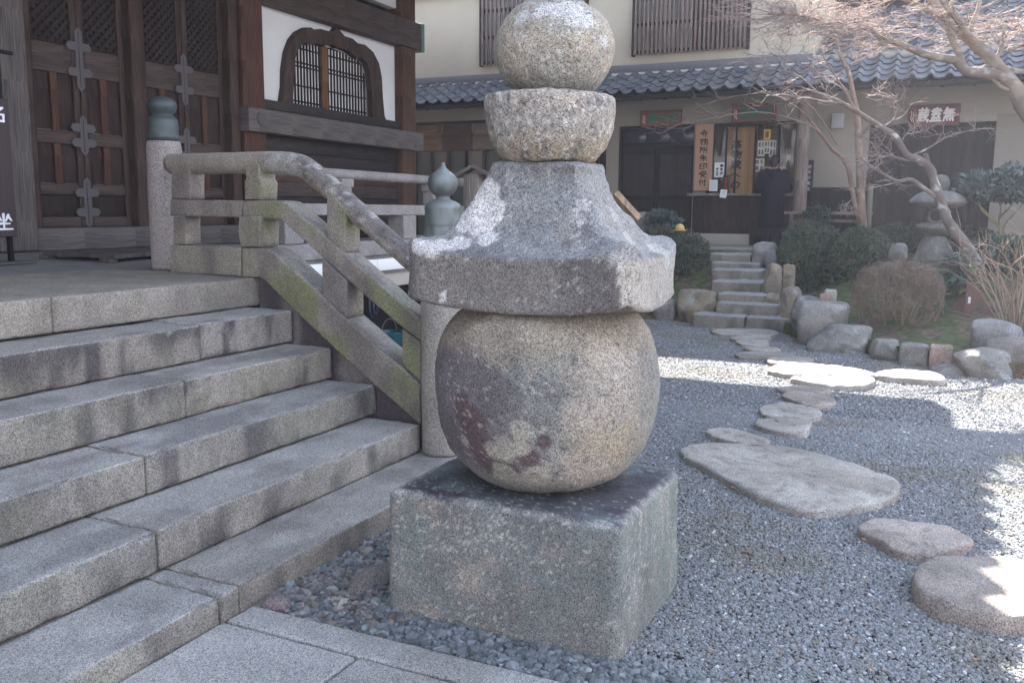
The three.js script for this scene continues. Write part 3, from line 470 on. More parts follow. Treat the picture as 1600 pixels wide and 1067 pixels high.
/* ---------- lettering ---------- */
const GL = {
  ji: [[3, 1.2, 7, 1.2], [5, 0, 5, 3], [1.5, 3, 8.5, 3], [1, 5, 9, 5], [6.5, 3.8, 6.5, 9, 5.5, 8.5], [3.5, 6.3, 4.3, 7.5]],
  mu: [[1, 1, 4, 1, 2.5, 2.5], [1, 3, 4.5, 3], [2.7, 3, 2.7, 9, 2, 8.5], [2.6, 4.5, 0.8, 7], [6, 0.5, 5, 2.5], [5.5, 1.5, 9, 1.5], [8.5, 1.5, 5, 4.5], [5.5, 2, 9.3, 4.5], [5, 5.8, 9, 5.8, 8.3, 9.3, 7.5, 9], [7, 4.7, 6.5, 7, 4.8, 9.5]],
  sho: [[0.8, 1, 4.5, 0.8], [1.5, 2.5, 4, 2.5, 4, 4.8, 1.5, 4.8], [1.5, 2.5, 1.5, 6, 0.6, 9], [8.8, 0.6, 5.8, 1.5], [5.8, 1.5, 5.8, 5, 4.8, 9], [5.8, 4, 9.5, 4], [7.8, 4, 7.8, 9.5]],
  shu: [[2.8, 0.6, 1.8, 2.8], [2.3, 2, 8, 2], [1, 4.3, 9, 4.3], [5, 0.2, 5, 9.6], [5, 4.5, 1.2, 8.6], [5, 4.5, 9, 8.6]],
  in: [[4, 0.8, 1.5, 1.8, 1.5, 8.3, 4.5, 8], [1.5, 4.6, 4.3, 4.6], [5.8, 1.2, 8.8, 1.2, 8.8, 6, 7.8, 5.6], [5.8, 1.2, 5.8, 9.6]],
  uke: [[8, 0.4, 2, 1], [2.5, 1.8, 3, 3], [5, 1.6, 5.2, 2.9], [7.8, 1.5, 7, 3], [1, 5, 1, 3.6, 9, 3.6, 8.6, 5], [2.8, 5.4, 7, 5.4, 2, 9.6], [3, 6, 8.8, 9.6]],
  tsu: [[3, 0.4, 1, 4], [2.3, 2.5, 2.3, 9.6], [4, 3, 9.4, 3], [7.3, 0.6, 7.3, 9.3, 6.2, 8.8], [4.8, 4.8, 5.8, 6.5]],
  ko: [[5, 0.3, 5, 4], [2.2, 1, 3.2, 3], [7.8, 0.8, 6.7, 3], [0.8, 4.2, 9.2, 4.2], [3.8, 4.4, 3.4, 7, 1, 9.4], [6, 4.4, 6, 8.5, 6.5, 9, 9, 9, 9.2, 7.4]],
  mei: [[1, 1.5, 3.6, 1.5, 3.6, 8, 1, 8, 1, 1.5], [1, 4.7, 3.6, 4.7], [5.4, 1, 9, 1, 9, 9.4, 8, 9], [5.4, 1, 5.4, 6, 4.4, 9.6], [5.4, 3.6, 9, 3.6], [5.4, 6, 9, 6]],
  zo: [[0.8, 1.4, 9.2, 1.4], [3.2, 0.2, 3.2, 2.4], [6.6, 0.2, 6.6, 2.4], [1.6, 3.2, 8.8, 3.2], [1.6, 3.2, 1.6, 6.5, 0.6, 9.6], [3, 4.6, 5.8, 4.6], [3, 4.6, 3, 8.6, 6, 8.6], [3, 6.5, 5.6, 6.5, 5.6, 4.6], [6.2, 2.6, 7, 6.6, 9, 9.5, 9.4, 8], [8.6, 4.6, 6, 8.6], [8, 2.3, 8.8, 3]],
  nu: [[2.6, 0.3, 1, 2.8], [2, 1.5, 8.8, 1.5], [0.6, 4, 9.4, 4], [1.4, 6.4, 8.8, 6.4], [2.6, 1.7, 2.6, 6.3], [4.3, 1.7, 4.3, 6.3], [6, 1.7, 6, 6.3], [7.7, 1.7, 7.7, 6.3], [1.6, 7.6, 1, 9.4], [3.8, 7.8, 4, 9.2], [6, 7.8, 6.4, 9.2], [8, 7.6, 9, 9.4]],
  jin: [[2.4, 1, 7.6, 1, 7.6, 2.2], [1, 2.2, 9.2, 2.2], [2.4, 3.4, 7.6, 3.4], [5, 0.2, 5, 4.6], [1.4, 4.6, 8.6, 4.6], [3, 5.3, 3.4, 6.2], [7, 5.3, 6.6, 6.2], [2, 6.8, 8, 6.8], [2, 6.8, 2, 9], [4, 6.8, 4, 9], [6, 6.8, 6, 9], [8, 6.8, 8, 9], [0.6, 9.2, 9.4, 9.2]],
  nan: [[1, 1.4, 9, 1.4], [5, 0, 5, 3.2], [1.6, 9.6, 1.6, 3.2, 8.4, 3.2, 8.4, 9.2, 7.6, 8.8], [3.6, 4.2, 4.2, 5.2], [6.4, 4.2, 5.8, 5.2], [3, 5.6, 7, 5.6], [3, 7.2, 7, 7.2], [5, 5.6, 5, 9.2]],
  ten: [[2, 1.6, 8, 1.4], [1, 4.4, 9, 4.2], [5, 1.6, 4.6, 5, 1, 9.4], [5, 4.6, 9.2, 9.2]],
  so: [[2.4, 0.4, 3, 1.4], [1, 2.4, 4.2, 2.4, 1, 6], [2.7, 4, 2.7, 9.6], [3, 5, 4.2, 6], [5.8, 1.2, 8.4, 1.2, 8.4, 9], [5.8, 1.2, 5.8, 9], [5.8, 3.8, 8.4, 3.8], [5.8, 6.4, 8.4, 6.4], [4.6, 9, 9.6, 9]],
  za: [[5, 0.5, 5, 9], [2.5, 1, 1.5, 4.5], [2.5, 2, 3.8, 4.2], [7.5, 1, 6, 4.5], [7.5, 2, 9, 4.2], [2, 6, 8, 6], [0.6, 9.2, 9.4, 9.2]],
  na: [[4, 0.4, 1.4, 4.4], [3.4, 2, 7.6, 2, 2, 6.6], [3.2, 3.4, 5, 4.6], [3.8, 5.8, 8, 5.8, 8, 9.4, 3.8, 9.4, 3.8, 5.8]],
  taka: [[5, 0, 5, 1.4], [1, 1.6, 9, 1.6], [3, 2.8, 7, 2.8, 7, 4.4, 3, 4.4, 3, 2.8], [1.6, 9.6, 1.6, 5.6, 8.4, 5.6, 8.4, 9.2], [3.4, 6.8, 6.6, 6.8, 6.6, 8.6, 3.4, 8.6, 3.4, 6.8]],
  mono: [[2, 0.8, 1, 3.4], [1.4, 2.6, 4.4, 2.6], [2.8, 0.2, 2.8, 9.6], [0.8, 6.6, 4.6, 5.4], [6, 0.4, 4.8, 3.6], [5.4, 2.4, 9.2, 2.4, 8.6, 9, 7.4, 8.6], [7, 2.6, 5, 7], [8.2, 2.6, 6, 8.6]],
  he: [[0.8, 6, 3.6, 3.4, 9.2, 7.6]], no: [[5.4, 2, 3.6, 8, 1.6, 7, 2.4, 3.4, 6, 1.8, 8.8, 4, 8, 7.4, 6, 9.2]],
  go: [[2.4, 0.4, 0.8, 2.4], [2.6, 2.6, 0.8, 5], [1.8, 4.2, 1.8, 9.6], [4, 0.6, 3.4, 2], [3.6, 1.6, 6.2, 1.6], [3.2, 3.8, 6.4, 3.8], [5, 1.6, 5, 8], [3.6, 5, 3.6, 8.4, 6.4, 7.6], [5, 5.8, 6.2, 5.8], [7.2, 1.8, 9.2, 1.8, 9.2, 7, 8.4, 6.6], [7.2, 1.8, 7.2, 9.6]],
};
function brush(ctx, name, x, y, w, h, lw, colour, slant = 0) {
  ctx.strokeStyle = colour; ctx.lineCap = 'round'; ctx.lineJoin = 'round';
  for (const s of GL[name]) {
    const pt = []; for (let i = 0; i < s.length; i += 2) pt.push([x + (s[i] + (5 - s[i + 1]) * slant) / 10 * w, y + s[i + 1] / 10 * h]);
    for (let i = 0; i + 1 < pt.length; i++) for (let k = 0; k < 6; k++) { const a = k / 6, b = (k + 1) / 6; ctx.lineWidth = lw * (1.15 - 0.45 * (a + b) / 2); ctx.beginPath(); ctx.moveTo(lerp(pt[i][0], pt[i + 1][0], a), lerp(pt[i][1], pt[i + 1][1], a)); ctx.lineTo(lerp(pt[i][0], pt[i + 1][0], b), lerp(pt[i][1], pt[i + 1][1], b)); ctx.stroke(); }
  }
}
function printMat(w, h, bg, draw, grain = 0.12, s = 1) {
  const c = document.createElement('canvas'); c.width = w; c.height = h; const x = c.getContext('2d'); x.fillStyle = bg; x.fillRect(0, 0, w, h);
  const r = rng(s); if (grain) for (let i = 0; i < 260; i++) { x.globalAlpha = grain * r(); x.fillStyle = r() < 0.5 ? '#000' : '#fff'; const yy = r() * h; grain > 0 && (w > h ? x.fillRect(0, yy, w, 1 + r() * 2) : x.fillRect(r() * w, 0, 1 + r() * 2, h)); } x.globalAlpha = 1;
  draw(x, w, h); const t = new THREE.CanvasTexture(c); t.colorSpace = THREE.SRGBColorSpace; t.anisotropy = 4; return std({ map: t, roughness: 0.8 });
}
// a printed face looking towards -X (X fixed), reading from the courtyard: left edge at z0, right edge at z1
function faceX(x, y0, y1, z0, z1) { const g = new THREE.PlaneGeometry(Math.abs(z1 - z0), y1 - y0); g.rotateY(-Math.PI / 2); g.translate(x, (y0 + y1) / 2, (z0 + z1) / 2); return g; }

/* ---------- temple hall ---------- */
const HZ = -8.6, hw = (px, py) => on('z', HZ, px, py);
const hall = thing('temple_hall', 'dark timber temple hall with panelled doors and white wall with ogee window', 'temple hall', [9, 1.08, -9.4]);
{
  const X0 = -4, XP1 = 9.43, XP2 = 10.06, XC1 = 13.62, XC2 = 14.06;
  const yLat = hw(60, 54).y, yTop = 6.2, yb = 1.1;
  // body behind the front wall
  put('wall', [bx(XC2 - 0.2, XC2, 1.09, 6.4, -18, HZ - 0.3), bx(X0, XC2, 1.09, 6.4, -18.2, -18)], M.darkWood, hall);
  put('wall', bx(XP2 + 0.002, XC1 - 0.002, 4.95, 6.3, HZ - 0.22, HZ - 0.06), M.plaster, hall);
  // posts
  const post = (x0, x1, m = M.redWood, z = HZ + 0.03) => put('post', weather(rbox(x0, x1, 1.085, yTop, z - 0.36, z, 0.03, 0.4), null), m, hall);
  post(XP1 + 0.2, XP2, M.redWood, HZ + 0.06); post(XC1, XC2, M.redWood, HZ + 0.06);
  post(5.98, 6.42, M.greyWood, HZ + 0.1); post(7.82, 8.03, M.boardWood, HZ + 0.02); post(XP1, XP1 + 0.17, M.boardWood, HZ + 0.02); post(6.43, 6.54, M.boardWood, HZ + 0.02); post(3.4, 3.8, M.darkWood, HZ + 0.1);
  put('wall', bx(X0, 6.0, 1.09, 6.3, HZ - 0.3, HZ - 0.12), M.darkWood, hall);
  // door leaves: stiles, rails, panels, lattice, metal fittings
  const leaf = (x0, x1, hx) => {
    const lf = new THREE.Group(); lf.name = 'door_leaf'; hall.add(lf); const z = HZ - 0.1, s = 0.085;
    const P = (n, a, b, c, d, m, z0 = z - 0.05, z1 = z) => put(n, bx(a, b, c, d, z0, z1, 0.008), m, lf);
    const y1 = hw(60, 100).y - 0.04, y2 = hw(60, 196).y, y3 = hw(60, 300).y, y4 = hw(60, 338).y;
    const bot = 1.33, top = 4.95;
    P('stile', x0 + 0.006, x0 + s, bot, top, M.boardWood); P('stile', x1 - s, x1 - 0.006, bot, top, M.boardWood);
    for (const [a, b] of [[bot, bot + 0.11], [y3 - 0.02, y3 + 0.09], [y2 - 0.16, y2 - 0.03], [y1, y1 + 0.3], [4.85, top]]) P('rail', x0 + s, x1 - s, a, b, M.boardWoodH, z - 0.045, z - 0.002);
    P('panel', x0 + s, x1 - s, bot + 0.11, y3 - 0.02, M.darkWood, z - 0.05, z - 0.03);
    const mid = (x0 + x1) / 2;
    for (const [a, b] of [[y3 + 0.09, y2 - 0.16], [y2 - 0.03, y1]]) { P('muntin', mid - 0.045, mid + 0.045, a, b, M.redWood, z - 0.045, z - 0.004); P('panel', x0 + s, mid - 0.045, a, b, M.brownWood, z - 0.055, z - 0.034); P('panel', mid + 0.045, x1 - s, a, b, M.brownWood, z - 0.055, z - 0.034); for (const [c, d] of [[x0 + s, mid - 0.045], [mid + 0.045, x1 - s]]) { const gz = z - 0.034; P('bead', c + 0.004, d - 0.004, a + 0.002, a + 0.016, M.greyWood, gz, gz + 0.022); } }
    // diagonal flower lattice in the upper part
    const ya = y1 + 0.3, yb2 = 4.85, xa = x0 + s, xb = x1 - s, n = 0.105;
    P('backing', xa, xb, ya, yb2, M.blackWood, z - 0.06, z - 0.045);
    for (let d = -1; d <= 1; d += 2) for (let k = -40; k < 60; k++) {
      const pts = []; const c = ya + k * n; for (const x of [xa, xb]) pts.push([x, c + d * (x - xa)]);
      let [[ax, ay], [bx2, by]] = pts; const cl = (y) => clamp(y, ya, yb2); if (Math.max(ay, by) <= ya || Math.min(ay, by) >= yb2) continue;
      const tx = (y) => ax + (y - ay) / (by - ay) * (bx2 - ax); let A = [ay < ya || ay > yb2 ? tx(cl(ay)) : ax, cl(ay)], B = [by < ya || by > yb2 ? tx(cl(by)) : bx2, cl(by)];
      const L = Math.hypot(B[0] - A[0], B[1] - A[1]); if (L < 0.03) continue;
      const g = rbox(-L / 2, L / 2, -0.02, 0.02, -0.006, 0.006, 0.003); g.rotateZ(Math.atan2(B[1] - A[1], B[0] - A[0])); g.translate((A[0] + B[0]) / 2, (A[1] + B[1]) / 2, z - 0.03 + d * 0.007); put('lattice_bar', boxUV(g), M.darkWood, lf);
    }
  };
  leaf(6.54, 7.19); leaf(7.19, 7.82); leaf(8.03, 8.72); leaf(8.72, XP1);
  // cross-shaped metal fittings over the meeting stiles
  const fit = (x, ya, yb3, s = 1) => {
    const sh = new THREE.Shape(), w = 0.05, a = 0.135 * s, q = [[-w, ya], [0, ya - 0.05], [w, ya]], L = yb3 - ya, y1 = ya + L * 0.27, y2 = ya + L * 0.73, t = 0.05;
    const R = [...q, [w, y1 - t], [a, y1 - t * 0.9], [a + 0.03, y1], [a, y1 + t * 0.9], [w, y1 + t], [w, y2 - t], [a, y2 - t * 0.9], [a + 0.03, y2], [a, y2 + t * 0.9], [w, y2 + t], [w, yb3], [0, yb3 + 0.05], [-w, yb3]];
    const Lf = [[-w, y2 + t], [-a, y2 + t * 0.9], [-a - 0.03, y2], [-a, y2 - t * 0.9], [-w, y2 - t], [-w, y1 + t], [-a, y1 + t * 0.9], [-a - 0.03, y1], [-a, y1 - t * 0.9], [-w, y1 - t]];
    [...R, ...Lf].forEach(([u, v], i) => i ? sh.lineTo(x + u, v) : sh.moveTo(x + u, v));
    const g = new THREE.ExtrudeGeometry(sh, { depth: 0.012, bevelEnabled: true, bevelSize: 0.006, bevelThickness: 0.006, bevelOffset: -0.006, bevelSegments: 1 }); g.translate(0, 0, HZ - 0.094);
    put('door_fitting', boxUV(toCreasedNormals(g, 0.5)), M.metal, hall); put('fitting_ridge', bx(x - 0.012, x + 0.012, ya, yb3, HZ - 0.08, HZ - 0.064), M.metal, hall);
  };
  const fy = (px, a, b) => [hw(px, a).y, hw(px, b).y];
  for (const [x, px, list] of [[7.19, 138, [[141, 46], [241, 182], [354, 279]]], [8.72, 296, [[163, 85], [260, 200], [345, 300]]]]) for (const [lo, hi] of list) { const [a, b] = fy(px, lo, hi); fit(x, a + 0.03, b - 0.03); }
  put('lintel', bx(6.4, XP1 + 0.2, 4.95, 5.35, HZ - 0.2, HZ + 0.08), M.boardWood, hall);
  put('door_sill', bx(5.5, XP1 + 0.2, 1.085, 1.325, HZ - 0.25, HZ + 0.06, 0.02), M.greyWoodH, hall);
  put('door_sill', bx(XP2, XC1, 1.085, 1.3, HZ - 0.2, HZ + 0.02, 0.02), M.darkWood, hall);
  // white wall with the window
  const yB0 = hw(386, 203).y, yB1 = hw(386, 166).y, yT0 = 4.365;
  const wz = HZ - 0.1;
  // outline of the ogee window in wall coordinates
  const O = (x, y) => { const p = on('z', wz + 0.08, 350 + x * 0.28125, y * 0.28125); return new THREE.Vector2(p.x, p.y); };
  const outer = [[320, 582], [335, 480], [337, 380], [350, 290], [375, 220], [410, 175], [455, 152], [485, 152], [505, 165], [540, 160], [590, 175], [612, 168], [628, 143], [648, 172], [672, 200], [715, 213], [745, 240], [785, 248], [830, 288], [862, 350], [878, 430], [884, 540], [893, 640], [910, 692]].map((p) => O(...p));
  const inner = [[378, 576], [386, 440], [394, 320], [410, 262], [448, 232], [476, 246], [505, 236], [560, 243], [612, 246], [630, 262], [650, 262], [690, 278], [718, 300], [740, 322], [765, 312], [795, 345], [812, 400], [822, 500], [828, 655]].map((p) => O(...p));
  const sh = new THREE.Shape(outer), hole = new THREE.Path(inner); sh.holes.push(hole);
  const fg = new THREE.ExtrudeGeometry(sh, { depth: 0.08, bevelEnabled: true, bevelSize: 0.012, bevelThickness: 0.012, bevelOffset: -0.012, bevelSegments: 2 }); fg.translate(0, 0, wz - 0.012);
  const wh = new THREE.Shape([[XP2, yB1 + 0.06], [XC1, yB1 + 0.06], [XC1, yT0], [XP2, yT0]].map(([a, b]) => new THREE.Vector2(a, b))); 
  const cen = outer.reduce((a, b) => a.add(b.clone().multiplyScalar(1 / outer.length)), new THREE.Vector2());
  wh.holes.push(new THREE.Path(inner.map((p) => p.clone().lerp(cen, -0.03))));
  const wg = new THREE.ExtrudeGeometry(wh, { depth: 0.12, bevelEnabled: false }); wg.translate(0, 0, wz - 0.13); put('wall', boxUV(wg), M.plaster, hall);
  const win = new THREE.Group(); win.name = 'ogee_window'; hall.add(win);
  put('frame', boxUV(toCreasedNormals(fg, 0.6)), M.boardWood, win);
  const zb = wz - 0.06, xi0 = O(378, 500).x, xi1 = O(829, 560).x, yi0 = O(600, 618).y, yi1 = O(480, 235).y + 0.02, xm0 = O(583, 450).x, xm1 = O(613, 450).x;
  put('paper_screen', bx(xi0, xi1, yi0 - 0.1, yi1, zb - 0.05, zb - 0.029), M.white, win);
  put('mullion', bx(xm0, xm1, yi0 - 0.06, yi1, zb - 0.028, zb + 0.02), M.tanWood, win);
  for (const [a, b, n] of [[xi0, xm0, 12], [xm1, xi1, 13]]) for (let k = 0; k < n; k++) { const x = lerp(a, b, (k + 0.5) / n); put('lattice_bar', bx(x - 0.01, x + 0.01, yi0 - 0.06, yi1, zb - 0.028, zb), M.darkWood, win); }
  for (const py of [590, 565, 478, 372, 350, 272]) for (const [a, b, px] of [[xi0, xm0, 490], [xm1, xi1, 700]]) { const y = O(490, py).y; put('lattice_bar', bx(a, b, y - 0.01, y + 0.01, zb - 0.024, zb + 0.006), M.darkWood, win); }
  put('bottom_rail', bx(xi0, xi1, yi0 - 0.14, yi0 - 0.02, zb - 0.02, zb + 0.05), M.redWood, win);
  // beams
  put('sill_beam', bx(XP2, XC1, yB1 + 0.005, hw(600, 190).y + 0.04, HZ - 0.2, HZ + 0.0), M.darkWoodH, hall);
  const nageshi = (y0, y1, x0, x1, z1, m) => put('beam', weather(rbox(x0, x1, y0, y1, HZ - 0.1, z1, 0.015, 0.5), null), m, hall);
  const bz = HZ + 0.16; const L0 = on('z', bz, 388, 166), L1 = on('z', bz, 388, 204), Rr = on('z', bz, 662, 220);
  nageshi(L1.y, L0.y, L0.x, Rr.x, bz, M.greyWoodH);
  for (const [px, py] of [[408, 185], [651, 223]]) { const p = on('z', bz + 0.01, px, py), g = new THREE.CylinderGeometry(0.085, 0.1, 0.03, 6); g.rotateX(Math.PI / 2); g.rotateZ(Math.PI / 6); g.translate(p.x, p.y, bz + 0.012); put('nail_cover', boxUV(g), M.metal, hall); }
  const T0 = on('z', HZ + 0.1, 408, 1.4), T1 = on('z', HZ + 0.1, 560, 8), tx = on('z', HZ + 0.1, 662, 50).x;
  nageshi(T0.y, T0.y + 0.46, XP2 - 0.3, tx, HZ + 0.1, M.boardWoodH);
  put('copper_end_cap', bx(tx - 0.09, tx + 0.012, T0.y - 0.01, T0.y + 0.47, HZ - 0.11, HZ + 0.112, 0.01), std({ color: lin(0.08, 0.17, 0.145), roughness: 0.75 }), hall);
  // boards below the beam
  const r = rng(5); for (let k = 0; k < 6; k++) { const a = lerp(1.3, L1.y - 0.005, k / 6), b = lerp(1.3, L1.y - 0.005, (k + 1) / 6); put('wall_board', bx(XP2 + 0.003, XC1 - 0.003, a + 0.004, b - 0.002, HZ - 0.14, HZ - 0.08 - 0.01 * r()), k === 2 ? M.boardWoodH : k === 3 ? M.redWoodH : M.darkWoodH, hall); }
  // roof over the hall: its eave throws the shade on the court
  const ez = -2.93, ey = 5.9, ex = 15.02, sl = 0.48;
  const hip = (y0, th) => { // hipped roof: horizontal eaves all round
    const xa = X0 - 5, xm = ex - 9.2, zm = ez - 9.2, za = ez - 18.4, Y = ey + y0, T = ey + y0 + sl * 9.2, v = [[xa, Y, ez], [ex, Y, ez], [ex, Y, za], [xa, Y, za], [xa, T, zm], [xm, T, zm]], n = v.length, p = [...v, ...v.map(([x, y, z]) => [x, y - th, z])].flat();
    const top = [0, 1, 5, 0, 5, 4, 1, 2, 5, 2, 3, 4, 2, 4, 5, 0, 4, 3], ix = [...top]; for (let i = 0; i < top.length; i += 3) ix.push(top[i] + n, top[i + 2] + n, top[i + 1] + n); for (let i = 0; i < 4; i++) { const j = (i + 1) % 4; ix.push(i, i + n, j, j, i + n, j + n); }
    const g = new THREE.BufferGeometry(); g.setAttribute('position', new THREE.BufferAttribute(new Float32Array(p), 3)); g.setIndex(ix); return boxUV(toCreasedNormals(g, 0.3));
  };
  put('roof', hip(0, 0.2), M.tile, hall); put('soffit', hip(-0.21, 0.08), M.darkWood, hall);
  { const c = []; for (let i = 0; i <= 8; i++) { const u = i / 8, q = u * u; c.push([ex - 2.2 * (1 - u), ey + 0.5 * q, ez + 0.24 * q]); } const mb2 = new MB(), n = c.length; for (const [dy, dz] of [[0, 0], [0.55, -1.3]]) for (const [x, y, z] of c) mb2.p.push(x, (dz ? lerp(y, ey + sl * 1.3 + 0.02, 0.7) : y), z + dz); for (let i = 0; i + 1 < n; i++) mb2.i.push(i, i + 1, i + n, i + 1, i + n + 1, i + n); put('eave_corner', boxUV(mb2.geo()), M.tile, hall); }
  const et = []; for (let x = ex - 0.1; x > X0 - 3; x -= 0.3) { const g = new THREE.CylinderGeometry(0.095, 0.095, 2.4, 10); g.rotateX(Math.PI / 2 + Math.atan(sl)); { const c = Math.max(0, 1 - (ex - x) / 2.2), q = c * c; g.translate(x, ey + 0.06 + sl * 1.0 + 0.5 * q, ez - 0.98 + 0.24 * q); } et.push(boxUV(g)); }
  const ev = put('roll_tiles', et, M.tile, hall); ev.userData.kind = 'stuff';
}
/* ---------- veranda rail along the hall ---------- */
{
  const t = thing('veranda_railing', 'grey stone railing with round top rail running along the hall veranda', 'railing', [9.5, 1.08, -5.25]);
  const zc = -5.25, col = G([0.56, 0.54, 0.55], 0.12, 4), bxs = (n, a, b, c, d, e, f) => put(n, weather(rbox(a, b, c, d, e, f, 0.012, 0.25), null, col), M.stone, t);
  const mb = new MB(); mb.tube([V(5.2, 1.883, zc), V(8, 1.883, zc), V(11, 1.883, zc), V(14.6, 1.883, zc)], () => 0.048, 18); put('top_rail', weather(mb.geo(), null, col), M.stone, t);
  bxs('middle_rail', 5.2, 14.6, 1.488, 1.598, zc - 0.06, zc + 0.06); bxs('base_rail', 5.2, 14.6, 1.083, 1.235, zc - 0.09, zc + 0.09);
  for (const x of [7.25, 8.95, 10.9, 12.8, 14.4]) { bxs('baluster', x - 0.07, x + 0.07, 1.6, 1.76, zc - 0.07, zc + 0.07); bxs('baluster_cap', x - 0.1, x + 0.1, 1.755, 1.84, zc - 0.075, zc + 0.075); }
  for (const x of [6.4, 8.33, 10.3, 12.2]) bxs('baluster', x - 0.13, x + 0.13, 1.236, 1.487, zc - 0.1, zc + 0.1);
  const fas = thing('veranda_fascia', 'white panelled edge strip under the veranda railing', 'fascia', [9, 0.92, -5.18]);
  for (let k = 0; k < 16; k++) put('panel', bx(5.3 + k * 0.6, 5.3 + k * 0.6 + 0.594, 0.925, 1.045, -5.19, -5.15, 0.004), M.white, fas);
  put('beam', bx(5.3, 14.8, 0.74, 0.92, -5.5, -5.22), M.concrete, fas);
  put('back_wall', bx(5.0, 14.8, -0.03, 0.74, -6.6, -6.4), M.void, fas);
}
{ // sign board on a stand, its left part outside the picture
  const a = on('y', 1.084, 20, 412), d = depthOf(a.x, 1.084, a.z); const z = a.z, q = (px, py) => on('z', z + 0.05, px, py);
  const t = thing('standing_signboard', 'dark wooden standing signboard with white brush characters at the left edge', 'signboard', [a.x - 0.05, 1.084, z]);
  const R = q(12, 155), Bt = q(12, 370), xl = R.x - 0.34;
  put('board', bx(xl, R.x, Bt.y, R.y, z + 0.02, z + 0.05), M.darkWood, t);
  const w = R.x - xl, h = R.y - Bt.y, g = new THREE.PlaneGeometry(w - 0.01, h - 0.01); g.translate((xl + R.x) / 2, (R.y + Bt.y) / 2, z + 0.053);
  put('lettering', g, printMat(256, 1024, '#3f3234', (x, W, H) => { brush(x, 'na', 112, 40, 130, 130, 17, '#eceaf4'); brush(x, 'za', 104, 850, 130, 130, 17, '#eceaf4'); }, 0.05, 3), t);
  const p0 = q(16.5, 300); put('pole', bx(p0.x - 0.018, p0.x + 0.018, 1.1, q(16, 60).y, z - 0.03, z + 0.01), M.blackWood, t);
  put('pole', bx(xl + 0.02, xl + 0.055, 1.1, q(16, 60).y, z - 0.03, z + 0.01), M.blackWood, t);
  put('arm', bx(xl - 0.05, p0.x + 0.14, q(16, 81).y - 0.015, q(16, 81).y + 0.015, z - 0.025, z + 0.005), M.blackWood, t);
  put('foot', bx(xl - 0.1, p0.x + 0.13, 1.084, 1.104, z - 0.22, z + 0.12), M.metal, t);
}
{ // low step board before the doors
  const y = 1.15, A = on('y', y, 68, 392), B = on('y', y, 180, 398), C = on('y', y, 330, 385), D = on('y', y, 232, 385.5);
  const sh = new THREE.Shape([A, B, C, D].map((p) => new THREE.Vector2(p.x, -p.z))); const g = new THREE.ExtrudeGeometry(sh, { depth: 0.03, bevelEnabled: true, bevelSize: 0.004, bevelThickness: 0.004, bevelSegments: 1 }); g.rotateX(-Math.PI / 2); g.translate(0, y - 0.034, 0);
  const t = thing('step_board', 'low grey wooden step board lying before the hall doors', 'step', [B.x, 1.08, B.z]);
  put('deck', boxUV(g), M.greyWood, t);
  const leg = (p, q, k) => { const c = p.clone().lerp(q, k); put('leg', bx(c.x - 0.05, c.x + 0.05, 1.08, y - 0.036, c.z - 0.1, c.z + 0.02), M.greyWood, t); };
  leg(A, B, 0.1); leg(A, B, 0.95); leg(B, C, 0.9);
}
{ // small roofed wooden post
  const d = 10.4, p = at(741, 300, d), t = thing('roofed_post', 'weathered wooden post with small sloping roof behind the pagoda', 'post', [p.x, 0.0, p.z]);
  const w = 0.095, top = hOn(p.x, p.z, 272);
  put('post', bx(p.x - w, p.x + w, 0, top, p.z - w, p.z + w, 0.01), M.whiteWood, t);
  for (const s of [-1, 1]) { const g = rbox(-0.2, 0.2, -0.018, 0.018, -0.125, 0.125, 0.006); g.rotateX(s * 0.5); g.translate(p.x, top + 0.03, p.z + s * 0.105); g.translate(-p.x, 0, -p.z); g.rotateY(0.35); g.translate(p.x, 0, p.z); put('roof_board', boxUV(g), M.greyWood, t); }
}
{ // things stored under the veranda
  const p = on('z', -5.6, 580, 475), g = new THREE.TorusGeometry(0.14, 0.022, 10, 28); g.rotateY(0.4); g.translate(p.x, p.y, p.z); const g2 = new THREE.TorusGeometry(0.11, 0.022, 10, 28); g2.rotateY(0.4); g2.translate(p.x + 0.02, p.y, p.z + 0.03);
  const t = thing('coiled_hose', 'dark coiled hose hanging under the veranda behind the balustrade', 'hose', [p.x, p.y - 0.16, p.z]); put('coil', [boxUV(g), boxUV(g2)], std({ color: lin(0.03, 0.04, 0.06), roughness: 0.5 }), t); 
  const q = on('z', -5.4, 608, 522), b = thing('plastic_bucket', 'teal plastic bucket on the ground under the veranda', 'bucket', [q.x, -0.03, q.z]);
  put('body', lathe([[0.01, -0.03], [0.11, -0.03], [0.15, q.y + 0.02], [0.155, q.y + 0.03], [0.145, q.y + 0.03], [0.11, 0.0], [0.01, 0.0]], q.x, q.z, 28), std({ color: lin(0.015, 0.08, 0.1), roughness: 0.45 }), b);
  const hd = new THREE.TorusGeometry(0.15, 0.006, 6, 24, Math.PI); hd.translate(q.x, q.y + 0.02, q.z); put('handle', hd, M.metal, b);
}

